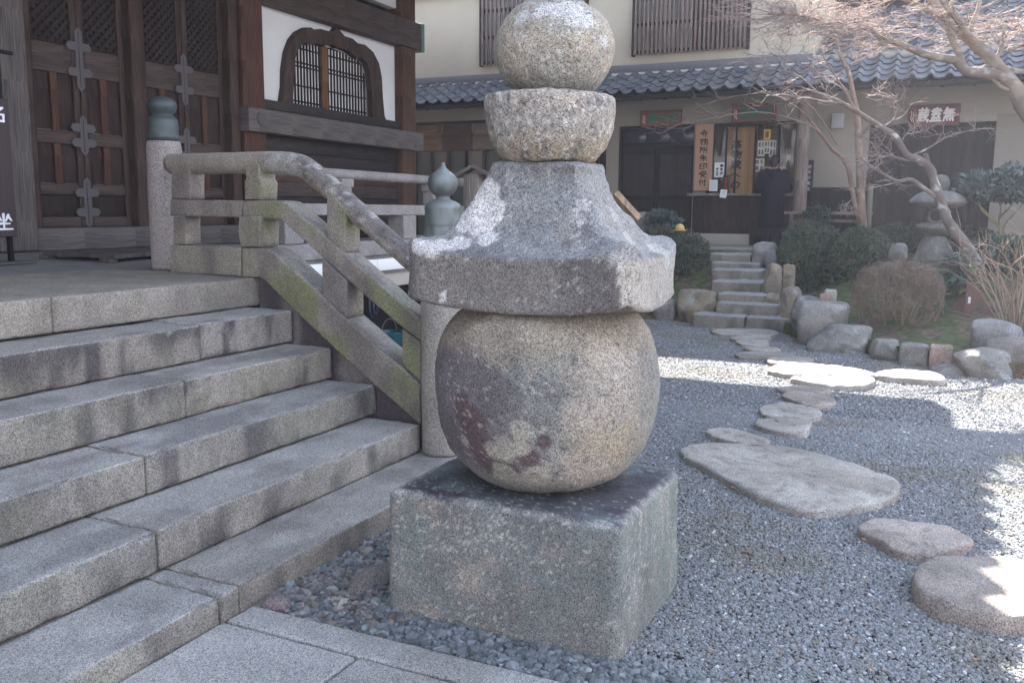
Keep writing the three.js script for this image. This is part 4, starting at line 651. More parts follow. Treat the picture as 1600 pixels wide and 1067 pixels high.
/* ---------- temple office behind the court ---------- */
const BX = 17, bp_ = (px, py, X = BX) => on('x', X, px, py);
const office = thing('temple_office', 'two-storey beige temple office with grey tiled pent roof and slatted windows', 'building', [18, 0.95, -4]);
{
  const W = (n, y0, y1, z0, z1, m, x0 = BX, x1 = BX + 0.16) => put(n, bx(x0, x1, y0, y1, z0, z1, 0.004), m, office);
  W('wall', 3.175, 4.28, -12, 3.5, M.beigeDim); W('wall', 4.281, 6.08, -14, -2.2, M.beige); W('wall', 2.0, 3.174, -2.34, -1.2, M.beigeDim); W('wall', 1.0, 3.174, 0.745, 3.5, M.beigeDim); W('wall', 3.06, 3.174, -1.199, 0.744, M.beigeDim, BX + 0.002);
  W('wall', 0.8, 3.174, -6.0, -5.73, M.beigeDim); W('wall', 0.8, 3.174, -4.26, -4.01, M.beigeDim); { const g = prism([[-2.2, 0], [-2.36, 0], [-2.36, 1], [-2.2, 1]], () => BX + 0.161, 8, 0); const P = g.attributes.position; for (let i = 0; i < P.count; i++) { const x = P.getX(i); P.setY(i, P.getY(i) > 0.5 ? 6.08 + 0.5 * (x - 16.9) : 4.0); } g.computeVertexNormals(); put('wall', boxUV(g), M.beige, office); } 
  put('wall', bx(BX + 3, BX + 3.1, 0.5, 6.5, -14, 3.5), M.void, office); put('floor', bx(BX + 0.2, BX + 3, 0.85, 0.95, -12, 3.5), M.brownWood, office);
  put('partition', bx(BX + 0.2, BX + 2.9, 0.95, 4.1, -1.4, -1.3), M.tanWood, office); put('partition', bx(BX + 0.2, BX + 2.9, 0.95, 4.1, -4.2, -4.1), M.tanWood, office);
  put('partition', bx(BX + 0.9, BX + 0.96, 0.95, 4.1, -4.09, -1.41), M.paleWood, office);
  // wainscot boards
  for (let k = 0; k < 6; k++) W('wainscot_board', 1.0, 1.995, lerp(-2.34, -1.2, k / 6) + 0.003, lerp(-2.34, -1.2, (k + 1) / 6), M.blackWood, BX - 0.01);
  for (let k = 0; k < 8; k++) W('wainscot_board', 1.15, 1.845, lerp(-4.24, -2.36, k / 8) + 0.003, lerp(-4.24, -2.36, (k + 1) / 8), k % 3 ? M.brownWood : M.darkWood, BX - 0.03);
  W('concrete_footing', 0.86, 1.148, -4.25, -3.16, M.concrete, BX - 0.06); W('footing_board', 0.9, 1.148, -3.15, -2.36, M.blackWood, BX - 0.04);
  W('counter_ledge', 1.848, 1.89, -4.3, -2.36, M.whiteWood, BX - 0.26, BX + 0.1);
  // sliding lattice doors of the entrance
  const ent = (z0, z1, x) => { const d = new THREE.Group(); d.name = 'sliding_door'; office.add(d); const P = (n, a, b, c, e, m, xx = x, t = 0.04) => put(n, bx(xx, xx + t, a, b, c, e, 0.003), m, d); P('stile', 0.95, 2.75, z0, z0 + 0.06, M.blackWood); P('stile', 0.95, 2.75, z1 - 0.06, z1, M.blackWood); for (const [a, b] of [[0.95, 1.12], [1.78, 1.86], [2.63, 2.75]]) P('rail', a, b, z0 + 0.06, z1 - 0.06, M.blackWood, x + 0.002); P('backing', 1.0, 2.7, z0 + 0.06, z1 - 0.06, M.void, x + 0.034, 0.01); const n = 15; for (let k = 0; k < n; k++) { const z = lerp(z0 + 0.06, z1 - 0.06, (k + 0.5) / n); P('slat', 1.86, 2.63, z - 0.009, z + 0.009, M.slat, x + 0.006, 0.02); P('slat', 1.12, 1.78, z - 0.009, z + 0.009, M.darkWood, x + 0.006, 0.02); } };
  ent(-5.72, -4.99, BX + 0.06); ent(-5.0, -4.27, BX + 0.11);
  W('transom', 2.755, 2.85, -5.72, -4.27, M.blackWood, BX + 0.03, BX + 0.12); W('lintel', 3.1, 3.17, -5.729, -4.262, M.blackWood, BX - 0.02, BX + 0.12); W('jamb', 0.95, 3.1, -5.729, -5.67, M.blackWood, BX - 0.015, BX + 0.05);
  for (let k = 0; k < 3; k++) W('transom_pane', 2.855, 3.095, lerp(-5.66, -4.27, k / 3) + 0.02, lerp(-5.66, -4.27, (k + 1) / 3) - 0.02, std({ color: lin(0.03, 0.035, 0.05), roughness: 0.12 }), BX + 0.08, BX + 0.09);
  // reception window
  W('window_head', 3.125, 3.174, -4.0, -2.345, M.blackWood, BX - 0.03, BX + 0.12);
  for (const z of [-4.0, -3.68, -3.5, -3.15, -2.72, -2.385]) W('window_bar', 1.89, 3.124, z, z + 0.035, M.blackWood, BX + (z === -4.0 || z < -2.38 && z > -2.4 ? -0.02 : 0.02), BX + 0.06);
  for (const [a, b] of [[-3.965, -3.68], [-3.645, -3.5], [-2.685, -2.385]]) put('window_pane', bx(BX + 0.036, BX + 0.042, 1.9, 3.12, a, b, 0.001), M.glass, office);
  // big dark doors on the right
  for (let k = 0; k < 12; k++) W('door_board', 0.98, 3.055, lerp(-1.19, 0.74, k / 12) + 0.002, lerp(-1.19, 0.74, (k + 1) / 12), k % 4 === 1 ? M.darkWood : M.blackWood, BX + 0.06 + 0.006 * (k % 2), BX + 0.12);
  W('door_rail', 2.98, 3.05, -1.19, 0.74, M.blackWood, BX + 0.02, BX + 0.058);
  // left part: boards over glass
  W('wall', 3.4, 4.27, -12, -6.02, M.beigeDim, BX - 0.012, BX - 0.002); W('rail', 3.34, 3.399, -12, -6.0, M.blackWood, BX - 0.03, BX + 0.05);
  const cw = [M.tanWoodH, M.redWoodH, M.postWoodH, M.tanWoodH, M.redWoodH, M.postWoodH]; for (let k = 0; k < 6; k++) W('upper_board', 2.8, 3.335, -10.4 + k * 0.72, -10.4 + k * 0.72 + 0.7, cw[k], BX - 0.01, BX + 0.05);
  for (let k = 0; k < 11; k++) W('post', 0.9, k % 2 ? 2.795 : 2.79, -10.4 + k * 0.42, -10.4 + k * 0.42 + 0.06, k % 3 ? M.boardWood : M.blackWood, BX - 0.015, BX + 0.06);
  for (let k = 0; k < 10; k++) W('screen', 0.95, 2.78, -10.34 + k * 0.42, -10.34 + k * 0.42 + 0.36, std({ color: [lin(0.1, 0.11, 0.1), lin(0.16, 0.15, 0.14), lin(0.09, 0.11, 0.1), lin(0.2, 0.18, 0.16)][k % 4], roughness: 0.3 }), BX + 0.03, BX + 0.05);
  // upper windows: slats before glass
  const upw = (z0, z1, n) => { const w = new THREE.Group(); w.name = 'slatted_window'; office.add(w); const P = (nm, a, b, c, d, m, x0, x1) => put(nm, bx(x0, x1, a, b, c, d, 0.003), m, w);
    P('pane', 4.56, 5.94, z0 + 0.02, z0 + (z1 - z0) * 0.5, std({ color: lin(0.34, 0.35, 0.38), roughness: 0.25 }), BX - 0.03, BX - 0.015); P('pane', 4.56, 5.94, z0 + (z1 - z0) * 0.5 + 0.03, z1 - 0.02, std({ color: lin(0.06, 0.06, 0.075), roughness: 0.15 }), BX - 0.03, BX - 0.015); P('mullion', 4.56, 5.94, z0 + (z1 - z0) * 0.5, z0 + (z1 - z0) * 0.5 + 0.03, M.darkWood, BX - 0.04, BX - 0.012);
    for (const y of [4.53, 5.03, 5.55, 5.95]) P('rail', y - 0.03, y + 0.03, z0 + 0.03, z1 - 0.03, M.brownWood, BX - 0.075, BX - 0.045);
    for (let k = 0; k < n; k++) { const z = lerp(z0 + 0.04, z1 - 0.04, k / (n - 1)); P('slat', 4.47, 5.97, z - 0.02, z + 0.02, M.postWood, BX - 0.125, BX - 0.078); }
    P('frame', 4.46, 5.98, z0 - 0.03, z0 + 0.012, M.darkWood, BX - 0.12, BX - 0.004); P('frame', 4.46, 5.98, z1 - 0.012, z1 + 0.03, M.darkWood, BX - 0.12, BX - 0.004); };
  upw(-8.72, -6.45, 24); upw(-5.47, -3.34, 26);
  // tiled roofs
  const al = Math.atan(0.52), ca = Math.cos(al), sa = Math.sin(al), pitch = 0.27, row = 0.262, ex = 15.98, ey = 3.66;
  const tile = (() => { const n = 14, p = [], ix = [], len = 0.31; const h = (s) => s < 0.6 ? -0.02 * Math.sin(Math.PI * s / 0.6) : 0.052 * Math.sin(Math.PI * (s - 0.6) / 0.4); for (let r = 0; r < 4; r++) for (let k = 0; k <= n; k++) { const s = k / n, z = (s - 0.5) * 0.29, y = h(s); const w = r === 0 ? [0.006, y - 0.03] : r === 1 ? [0, y - 0.004] : r === 2 ? [0.012, y + 0.004] : [len, y - 0.03]; p.push(w[0], w[1] + (r ? 0.03 : 0.03), z); } for (let r = 0; r < 3; r++) for (let k = 0; k < n; k++) { const a = r * (n + 1) + k, b = a + 1, c = a + n + 1, d = c + 1; ix.push(a, b, c, b, d, c); } const g = new THREE.BufferGeometry(); g.setAttribute('position', new THREE.BufferAttribute(new Float32Array(p), 3)); g.setIndex(ix); g.rotateZ(al); g.computeVertexNormals(); return boxUV(toCreasedNormals(g, 0.9)); })();
  const r = rng(77), tm = [M.tile, M.tile2, M.tile3], rest = []; let count = 0; const org = office.userData.origin;
  const addT = (z, k) => { const p = V(ex + k * row * ca, ey + k * row * sa, z); if (count < 300) { const m = shade(new THREE.Mesh(tile, tm[Math.floor(r() * 3)])); m.name = 'roof_tile'; m.position.copy(p).sub(org); m.position.y += (r() - 0.5) * 0.008; m.rotation.set((r() - 0.5) * 0.03, (r() - 0.5) * 0.02, 0); office.add(m); count++; } else { const g = tile.clone(); g.translate(p.x, p.y, p.z); rest.push(g); } };
  for (let c = 0; c < 31; c++) for (let k = 0; k < 4; k++) addT(-10.35 + c * pitch, k);
  for (let c = 31; c < 44; c++) for (let k = 0; k < 15; k++) addT(-10.35 + c * pitch, k);
  for (let c = 44; c < 52; c++) for (let k = 0; k < 15; k++) addT(-10.35 + c * pitch, k);
  if (rest.length) put('roof_tiles', rest, M.tile2, office).userData.kind = 'stuff';
  const slab = (z0, z1, len, m, dy, th, x = ex) => { const g = rbox(0, len, -th, 0, 0, z1 - z0, 0.004); g.rotateZ(al); g.translate(x + 0.03, ey + dy, z0); return boxUV(g); };
  put('roof', [slab(-12, -2.02, 1.2, 0, -0.03, 0.05)], M.blackWood, office); put('roof', [slab(-2.02, 3.6, 5.2, 0, -0.03, 0.05)], M.blackWood, office);
  put('eave_board', bx(ex + 0.03, ex + 0.07, ey - 0.12, ey - 0.03, -12, 3.6), M.blackWood, office);
  for (let k = 0; k < 34; k++) { const z = -11.8 + k * 0.45; const g = rbox(0, 1.2, -0.14, -0.09, -0.03, 0.03, 0.004); g.rotateZ(al); g.translate(ex + 0.08, ey + 0.0, z); put('rafter', boxUV(g), M.darkWood, office); }
  put('flashing', bx(BX - 0.12, BX + 0.0, ey + 4 * row * sa + 0.02, ey + 4 * row * sa + 0.16, -12, -2.2), M.tile2, office);
  put('white_mortar', bx(BX - 0.1, BX - 0.02, ey + 4 * row * sa - 0.06, ey + 4 * row * sa + 0.035, -12, -2.2), M.plaster, office);
  // roof of the upper storey
  const uy = 6.04, ux = 16.82; const ug = prism([[0, 0], [0, 0.14], [-8, 4.0], [-8, 3.86]].map(([a, b]) => [a, b]), () => 0, 12.2, 0); ug.rotateY(Math.PI / 2); // along z
  const u2 = new THREE.BoxGeometry(7, 0.14, 12.9); u2.translate(3.5, 0, 0); u2.rotateZ(Math.atan(0.5)); u2.translate(ux, uy, -7.95); put('upper_roof', boxUV(u2), M.tile, office);
  const mbp = weather(lathe([[0.01, 0.95], [0.125, 0.95], [0.12, 1.2], [0.115, 2], [0.11, 3], [0.108, 3.6], [0.01, 3.6]], 16.35, on('x', 16.35, 1251, 300).z, 24), null); put('eave_post', mbp, M.postWood, office);
}
{ // name boards over the doors
  const board = (name, label, a, b, X, bg, fg, glyphs, sig, m) => {
    const A = on('x', X, ...a), B = on('x', X, ...b), t = thing(name, label, 'signboard', [X + 0.03, B.y, (A.z + B.z) / 2]);
    put('frame', bx(X, X + 0.05, B.y, A.y, A.z, B.z, 0.012), m, t);
    put('lettering', faceX(X - 0.004, B.y + 0.012, A.y - 0.012, A.z + 0.012, B.z - 0.012), printMat(512, 220, bg, (x, W, H) => { x.fillStyle = 'rgba(0,0,0,.12)'; x.fillRect(0, 0, W, 10); x.fillRect(0, H - 10, W, 10); glyphs.forEach((g, i) => brush(x, g, 95 + i * 128, 34, 120, 150, 21, fg, 0.12)); for (const [u, v] of [[30, 60], [50, 70]]) { x.strokeStyle = sig; x.lineWidth = 7; x.beginPath(); x.moveTo(u, v); x.lineTo(u + 6, v + 40); x.lineTo(u - 4, v + 70); x.lineTo(u + 10, v + 110); x.stroke(); } }, 0.08, a[0]), t);
    t.rotation.z = 0.0;
  };
  board('name_board', 'reddish wooden name board with green characters above the lattice entrance doors', [1001, 173], [1065, 197], 16.88, '#74483b', '#1f6b58', ['nan', 'ten', 'so'], '#d8c8b8', M.boardWood);
  board('name_board', 'brown curved-edge board with green characters above the reception window', [1144, 163], [1213, 190], 16.86, '#704336', '#1c6656', ['zo', 'mei', 'ko'], '#e0d4c6', M.boardWood);
  board('name_board', 'red board with white characters above the wide dark doors', [1420, 164], [1500, 196], 16.88, '#59292d', '#d8d4d2', ['zo', 'jin', 'nu'], '#cfc8c4', M.redWood);
  const A = on('x', 16.93, 1088, 194), B = on('x', 16.93, 1112, 298), t = thing('vertical_signboard', 'tall pale wooden signboard with black characters left of the reception window', 'signboard', [16.95, B.y, (A.z + B.z) / 2]);
  put('board', bx(16.93, 16.965, B.y, A.y, A.z, B.z), M.paleWood, t);
  put('lettering', faceX(16.926, B.y + 0.005, A.y - 0.005, A.z + 0.005, B.z - 0.005), printMat(224, 960, '#b08a70', (x, W, H) => ['ji', 'mu', 'sho', 'shu', 'in', 'uke', 'tsu'].forEach((g, i) => brush(x, g, 50, 88 + i * 118, 118, 98, 13, '#2c211d')), 0.07, 8), t);
  const sheet = (name, label, cat, a, b, X, draw, bg = '#e4e4e6', tilt = 0) => { const A = on('x', X, ...a), B = on('x', X, ...b), o = thing(name, label, cat, [X, B.y, (A.z + B.z) / 2]); put('sheet', bx(X, X + 0.006, B.y, A.y, A.z, B.z, 0.001), M.paper, o); put('print', faceX(X - 0.003, B.y + 0.001, A.y - 0.001, A.z + 0.001, B.z - 0.001), printMat(128, 192, bg, draw, 0, 2), o); o.rotation.x = tilt; return o; };
  sheet('paper_notice', 'white paper with bold black characters in the left window pane', 'notice', [1117, 254], [1133, 277], 17.03, (x) => { ['go', 'shu', 'in'].forEach((g, i) => brush(x, g, 66, 20 + i * 50, 42, 42, 7, '#111')); ['uke', 'tsu', 'sho'].forEach((g, i) => brush(x, g, 20, 70 + i * 36, 30, 30, 5, '#111')); });
  const faint = (x) => { x.strokeStyle = '#777'; x.lineWidth = 4; for (let k = 0; k < 7; k++) { x.setLineDash([8, 5, 14, 4]); x.beginPath(); x.moveTo(18 + k * 15, 18); x.lineTo(18 + k * 15, 172); x.stroke(); } };
  sheet('paper_notice', 'small white printed sheet standing at the left end of the counter', 'notice', [1109, 281], [1121, 298.5], 16.85, faint);
  sheet('paper_notice', 'small white tag hanging over the front edge of the counter', 'notice', [1125, 296], [1135, 309], 16.72, (x) => { x.strokeStyle = '#555'; x.lineWidth = 6; x.beginPath(); x.moveTo(30, 50); x.lineTo(100, 44); x.moveTo(30, 90); x.lineTo(90, 86); x.stroke(); }, '#e8e8ea', 0.12);
  const seals = (x) => { ['mei', 'ko', 'zo', 'taka'].forEach((g, i) => brush(x, g, 14 + (i % 2) * 58, 14 + (i >> 1) * 92, 44, 70, 7, '#3a3a3a')); };
  for (const [lab, a, b] of [['upper left sheet of brushed samples beside the yellow frame', [1185, 220], [1194.5, 244]], ['middle sheet of brushed samples directly under the yellow frame', [1195, 220], [1203, 240]], ['upper right sheet of brushed samples right of the yellow frame', [1203.5, 219], [1212.5, 245]], ['lower left sheet of brushed samples beside the customer in the dark coat', [1180, 248], [1194, 268]]]) sheet('paper_sample', lab, 'paper sheet', a, b, 17.1, seals, '#cfccc4');
  const Y = on('x', 17.08, 1194, 202), Z = on('x', 17.08, 1204, 219), yf = thing('picture_frame', 'small yellow framed picture hanging in the reception window', 'frame', [17.08, Z.y, (Y.z + Z.z) / 2]);
  put('frame', bx(17.08, 17.1, Z.y, Y.y, Y.z, Z.z), std({ color: lin(0.7, 0.5, 0.1) }), yf); put('picture', bx(17.074, 17.08, lerp(Z.y, Y.y, 0.25), lerp(Z.y, Y.y, 0.8), lerp(Y.z, Z.z, 0.25), lerp(Y.z, Z.z, 0.75)), M.tanWood, yf);
  const c0 = on('x', 17.25, 1136, 199), c1 = on('x', 17.25, 1179, 300), cal = thing('calligraphy_screen', 'tan wooden screen with flowing black brush writing behind the window', 'screen', [17.25, 1.89, (c0.z + c1.z) / 2]);
  put('panel', bx(17.25, 17.28, 1.89, c0.y, c0.z, c1.z), M.paleWood, cal);
  put('lettering', faceX(17.246, 1.9, c0.y - 0.01, c0.z + 0.005, c1.z - 0.005), printMat(256, 640, '#a87c4e', (x) => { ['taka', 'mono', 'zo', 'he', 'no'].forEach((g, i) => brush(x, g, 44, 120 + i * 98, 96, 86, 13, '#15110e', 0.1)); }, 0.1, 6), cal);
  const l = on('x', 16.9, 1135.5, 285), lan = thing('counter_lantern', 'small black and red lacquer stand on the reception counter', 'lantern', [16.9, 1.89, l.z]);
  put('case', [bx(16.86, 16.94, 1.93, 2.19, l.z - 0.05, l.z - 0.025), bx(16.86, 16.94, 1.93, 2.19, l.z + 0.025, l.z + 0.05), bx(16.85, 16.95, 2.19, 2.22, l.z - 0.06, l.z + 0.06), bx(16.85, 16.95, 1.89, 1.93, l.z - 0.06, l.z + 0.06)], M.void, lan); put('red_panel', bx(16.875, 16.925, 1.93, 2.19, l.z - 0.024, l.z + 0.024), std({ color: lin(0.3, 0.03, 0.03) }), lan);
  const bn = on('x', 16.9, 1266, 250), bb = on('x', 16.9, 1270, 308), nb = thing('narrow_signboard', 'narrow black signboard with small white characters right of the round post', 'signboard', [16.9, bb.y, bn.z]);
  put('board', bx(16.9, 16.93, bb.y, bn.y, bn.z - 0.06, bn.z + 0.07), M.void, nb); put('lettering', faceX(16.896, bb.y + 0.004, bn.y - 0.004, bn.z - 0.055, bn.z + 0.065), printMat(96, 480, '#1a1a20', (x) => ['mei', 'sho', 'in', 'zo', 'ko'].forEach((g, i) => brush(x, g, 26, 60 + i * 72, 44, 50, 6, '#b8b8c0')), 0, 4), nb);
  const m0 = on('x', 16.9, 1301, 177), m1 = on('x', 16.9, 1318, 200), mbx = thing('meter_box', 'grey utility meter box on the wall right of the round post', 'meter box', [16.95, m1.y, (m0.z + m1.z) / 2]); put('housing', bx(16.88, 16.998, m1.y, m0.y, m0.z, m1.z, 0.012), std({ color: lin(0.36, 0.36, 0.36), roughness: 0.6 }), mbx); put('dial', bx(16.87, 16.88, lerp(m1.y, m0.y, 0.5), m0.y - 0.04, m0.z + 0.04, m1.z - 0.04), M.glass, mbx);
}

/* ---------- garden ---------- */
const XB = [[-1.78, 12.1], [-1.2, 11.1], [-0.7, 10.8], [-0.3, 10.35], [0.1, 10.1], [0.5, 9.85], [1, 9.7], [3.5, 9.5]];
const xb = (z) => { if (z < XB[0][0]) return XB[0][1]; for (let i = 0; i + 1 < XB.length; i++) if (z <= XB[i + 1][0]) return lerp(XB[i][1], XB[i + 1][1], (z - XB[i][0]) / (XB[i + 1][0] - XB[i][0])); return 9.5; };
function bedH(x, z) {
  const n = 0.05 * (fbm(x * 2.2, 1, z * 2.2, 3) - 0.5); let h;
  if (z > -1.78) { const d = x - xb(z); h = d < 0 ? -0.35 : 0.13 + 0.8 * sstep(0.2, 4.4, d); }
  else if (z < -2.95) { const d = x - 12.75; h = d < 0 ? -0.35 : 0.22 + 0.7 * sstep(0, 2.2, d); }
  else { h = x < 12.3 ? -0.35 : Math.min(0.9, 0.02 + (x - 12.3) * 0.3); }
  return x > 15.3 ? Math.max(h, 0.93) : h + n;
}
{
  const g = new THREE.PlaneGeometry(8.7, 16, 174, 240); g.rotateX(-Math.PI / 2); g.translate(13.65, 0, -4); const P = g.attributes.position;
  for (let i = 0; i < P.count; i++) P.setY(i, bedH(P.getX(i), P.getZ(i))); g.computeVertexNormals(); struct('garden_bed', boxUV(g), M.soil);
  struct('terrace', weather(rbox(15.25, 17.2, 0.3, 0.948, -6.2, -1.3, 0.02, 0.3), null, G([0.62, 0.58, 0.52], 0.14, 3)), M.stone);
  put('foundation', bx(BX - 0.02, BX + 0.2, -0.3, 1.0, -12, 3.5), M.concrete, office); put('back_foundation', bx(BX + 2.98, BX + 3.12, -0.3, 0.6, -14, 3.5), M.void, office);
}
{ // steps up to the office
  const t = thing('garden_steps', 'narrow flight of eight rough stone steps rising to the temple office', 'steps', [12.6, 0, -2.4]);
  const S = [[12.16, 0.165, -2.98, -2.275], [12.16, 0.165, -2.265, -1.7], [12.4, 0.313, -2.72, -1.885], [12.68, 0.417, -2.77, -2.1], [13.1, 0.556, -2.96, -2.245], [13.6, 0.695, -3.08, -2.35], [13.99, 0.778, -3.17, -2.44], [14.31, 0.894, -3.28, -2.63]];
  const col = (x, y, z, nx, ny) => { const k = 0.8 + 0.36 * fbm(x * 7, y * 7, z * 7, 4); return (ny > 0.6 ? [0.6, 0.61, 0.63] : mix3([0.5, 0.47, 0.41], [0.3, 0.28, 0.25], sstep(0.5, 0.68, fbm(x * 4, y * 2, z * 7, 4)))).map((q) => q * k); };
  S.forEach(([x, h, a, b], i) => put('step_block', weather(rbox(x, x + (i < 2 ? 0.5 : 0.7), h - (i < 2 ? 0.3 : 0.22), h, a, b, 0.025, 0.05), rough(0.011, 9), col), M.stone, t));
}
// a boulder filling a frame measured in the photograph, on the plane x = X
function rockGeo(px0, px1, py0, py1, X, s, opt = {}) {
  const { sq = 2.6, bump = 0.12, deep = 0.85, c1 = [0.46, 0.45, 0.43], c2 = [0.34, 0.33, 0.32], down = 0.06 } = opt;
  const A = on('x', X, px0, py1), B = on('x', X, px1, py0), cy = (A.y + B.y) / 2, cz = (A.z + B.z) / 2, ry = (B.y - A.y) / 2 + down / 2, rz = Math.abs(B.z - A.z) / 2, rx = Math.min(rz, ry * 1.6) * deep;
  const g0 = new THREE.IcosahedronGeometry(1, 18), P = g0.attributes.position; const C = V(X + rx * 0.6, cy - down / 2, cz);
  const cr = rng(s * 77 + 5), cuts = []; for (let i = 0; i < 11; i++) { const d = V(cr() * 2 - 1, cr() * 1.6 - 0.6, cr() * 2 - 1).normalize(); cuts.push([d.x, d.y, d.z, 0.86 + 0.3 * cr()]); }
  for (let i = 0; i < P.count; i++) {
    let x = P.getX(i), y = P.getY(i), z = P.getZ(i); let acc = Math.pow(Math.abs(x), 9) + Math.pow(Math.abs(y), 9) + Math.pow(Math.abs(z), 9); if (sq < 4.5) for (const [u, v, w, hh] of cuts) { const q = (x * u + y * v + z * w) / hh; if (q > 0) acc += Math.pow(q, 14); } const k = Math.pow(acc, -1 / (sq < 4.5 ? 11 : 9));
    const n = 1 + bump * 2 * (fbm(x * 1.3 + s * 3.1, y * 1.3 + s, z * 1.3, 3) - 0.5) + bump * 0.5 * (fbm(x * 5 + s, y * 5, z * 5, 3) - 0.5);
    P.setXYZ(i, C.x + x * k * n * rx, C.y + y * k * n * ry, C.z + z * k * n * rz);
  }
  return [weather(g0, rough(0.006, 16), (x, y, z, nx, ny) => { const k = 0.78 + 0.42 * fbm(x * 6 + s, y * 6, z * 6, 5); let c = mix3(c1, c2, sstep(0.4, 0.62, fbm(x * 3.5 + s, y * 3.5, z * 3.5, 4))); c = mix3(c, [0.2, 0.2, 0.2], sstep(0.6, 0.75, fbm(x * 9, y * 9 + s, z * 9, 3)) * 0.6); if (ny > 0.2) c = mix3(c, [0.62, 0.62, 0.62], sstep(0.55, 0.7, fbm(x * 8 + 3, y * 8, z * 8, 4)) * 0.6); return c.map((q) => q * k * 1.2); }), [C.x, C.y - ry, C.z]];
}
function rock(label, ...a) { const [g, p] = rockGeo(...a); return solo('garden_rock', g, M.rock, label, 'rock', p); }
const tan = { c1: [0.52, 0.45, 0.34], c2: [0.38, 0.34, 0.28] }, pinky = { c1: [0.55, 0.4, 0.36], c2: [0.42, 0.34, 0.31] };
rock('light grey double-humped edging rock at the foot of the large block boulder', 1262, 1362, 513, 557, 10.75, 1, { sq: 2.3, bump: 0.16 });
rock('small squarish grey edging rock right of the double-humped rock', 1358, 1406, 533, 561, 10.35, 2, { sq: 3.6, bump: 0.08 });
rock('squared grey stone left of the pinkish cut stone in the border', 1405, 1452, 540, 571, 10.12, 3, { sq: 5, bump: 0.05 });
rock('pinkish squared cut stone in the middle of the garden border', 1452, 1490, 541, 573, 10.0, 4, { sq: 5, bump: 0.05, ...pinky });
rock('broad low grey rock right of the pinkish border stone', 1487, 1588, 551, 590, 9.72, 5, { sq: 2.4, bump: 0.12 });
rock('flat dark rock lying in the gravel in front of the pinkish stone', 1450, 1522, 573, 596, 9.75, 6, { sq: 2.2, bump: 0.1, c1: [0.34, 0.33, 0.33], c2: [0.26, 0.26, 0.26] });
rock('large blocky grey rock near the right edge with flat top', 1515, 1604, 503, 541, 10.35, 7, { sq: 4, bump: 0.08, c1: [0.4, 0.4, 0.42], c2: [0.32, 0.32, 0.33] });
rock('brown rock under the flat-topped block at the right edge', 1532, 1640, 533, 584, 10.0, 8, { sq: 3, bump: 0.1, c1: [0.36, 0.32, 0.29], c2: [0.26, 0.24, 0.23] });
rock('large pale trapezoid boulder carrying two small blocks beside the steps', 1243, 1327, 475, 536, 11.15, 9, { sq: 3.2, bump: 0.1 });
rock('slanting smooth grey boulder behind the pale trapezoid boulder', 1233, 1290, 464, 517, 11.6, 10, { sq: 2.2, bump: 0.14, c1: [0.38, 0.38, 0.39], c2: [0.3, 0.3, 0.31] });
rock('small white squared block standing on the pale boulder', 1288, 1308, 453, 477, 11.5, 11, { sq: 6, bump: 0.04, c1: [0.66, 0.64, 0.6], c2: [0.52, 0.51, 0.49], down: 0.02 });
rock('small pink squared block on the pale boulder', 1281, 1298, 459, 477, 11.38, 12, { sq: 6, bump: 0.04, ...pinky, down: 0.02 });
rock('tall upright tan rock right of the middle garden steps', 1192, 1222, 412, 461, 13.0, 13, { sq: 2.8, bump: 0.1, ...tan });
rock('narrow rounded tan rock between the upright rock and big hedge', 1221, 1243, 414, 458, 13.1, 14, { sq: 2.4, bump: 0.1, ...tan });
rock('large smooth tan boulder beside the second and third garden steps', 1218, 1258, 449, 499, 12.25, 15, { sq: 2.6, bump: 0.1, ...tan });
rock('small tan block filling the gap right of the third garden step', 1197, 1219, 458, 476, 12.6, 16, { sq: 4, bump: 0.06, ...tan });
rock('rounded grey boulder at the top right of the garden steps', 1173, 1214, 378, 412, 14.3, 17, { sq: 2.8, bump: 0.1 });
rock('bluish grey rock at the right foot of the top boulder', 1194, 1216, 391, 413, 14.15, 18, { sq: 2.6, bump: 0.12, c1: [0.42, 0.43, 0.48], c2: [0.32, 0.33, 0.37] });
rock('broad tan boulder left of the lowest garden step below the round hedge', 1055, 1122, 455, 501, 12.65, 19, { sq: 3.2, bump: 0.08, ...tan });
rock('grey rock left of the broad tan boulder, partly behind the pagoda', 1012, 1056, 468, 501, 12.75, 20, { sq: 3, bump: 0.1 });
rock('small jagged pale rock between the big hedge and the stone lantern', 1389, 1419, 380, 408, 13.6, 21, { sq: 2.2, bump: 0.24 });
rock('grey boulder before the lattice doors at the upper right of the pagoda', 985, 1016, 330, 357, 15.1, 22, { sq: 2.6, bump: 0.1 });
{ // stray stones by the foot of the pagoda
  const loose = (label, px, py, rx, ry, rz, s, c) => { const p = on('y', 0, px, py), g0 = new THREE.IcosahedronGeometry(1, 10), P = g0.attributes.position; for (let i = 0; i < P.count; i++) { const x = P.getX(i), y = P.getY(i), z = P.getZ(i), n = 1 + 0.4 * (fbm(x * 1.4 + s, y * 1.4, z * 1.4, 3) - 0.5); P.setXYZ(i, p.x + x * n * rx, -0.01 + y * n * ry, p.z + z * n * rz); } solo('loose_stone', weather(g0, rough(0.003, 30), G(c, 0.3, 12)), M.stone, label, 'stone', [p.x, -0.03, p.z]); };
  loose('flat brownish stone lying against the left side of the pagoda base', 582, 905, 0.16, 0.05, 0.075, 3, [0.34, 0.3, 0.29]);
  loose('reddish mottled stone wedged at the corner of the paving and the lowest step', 432, 942, 0.05, 0.035, 0.06, 8, [0.42, 0.34, 0.35]);
}
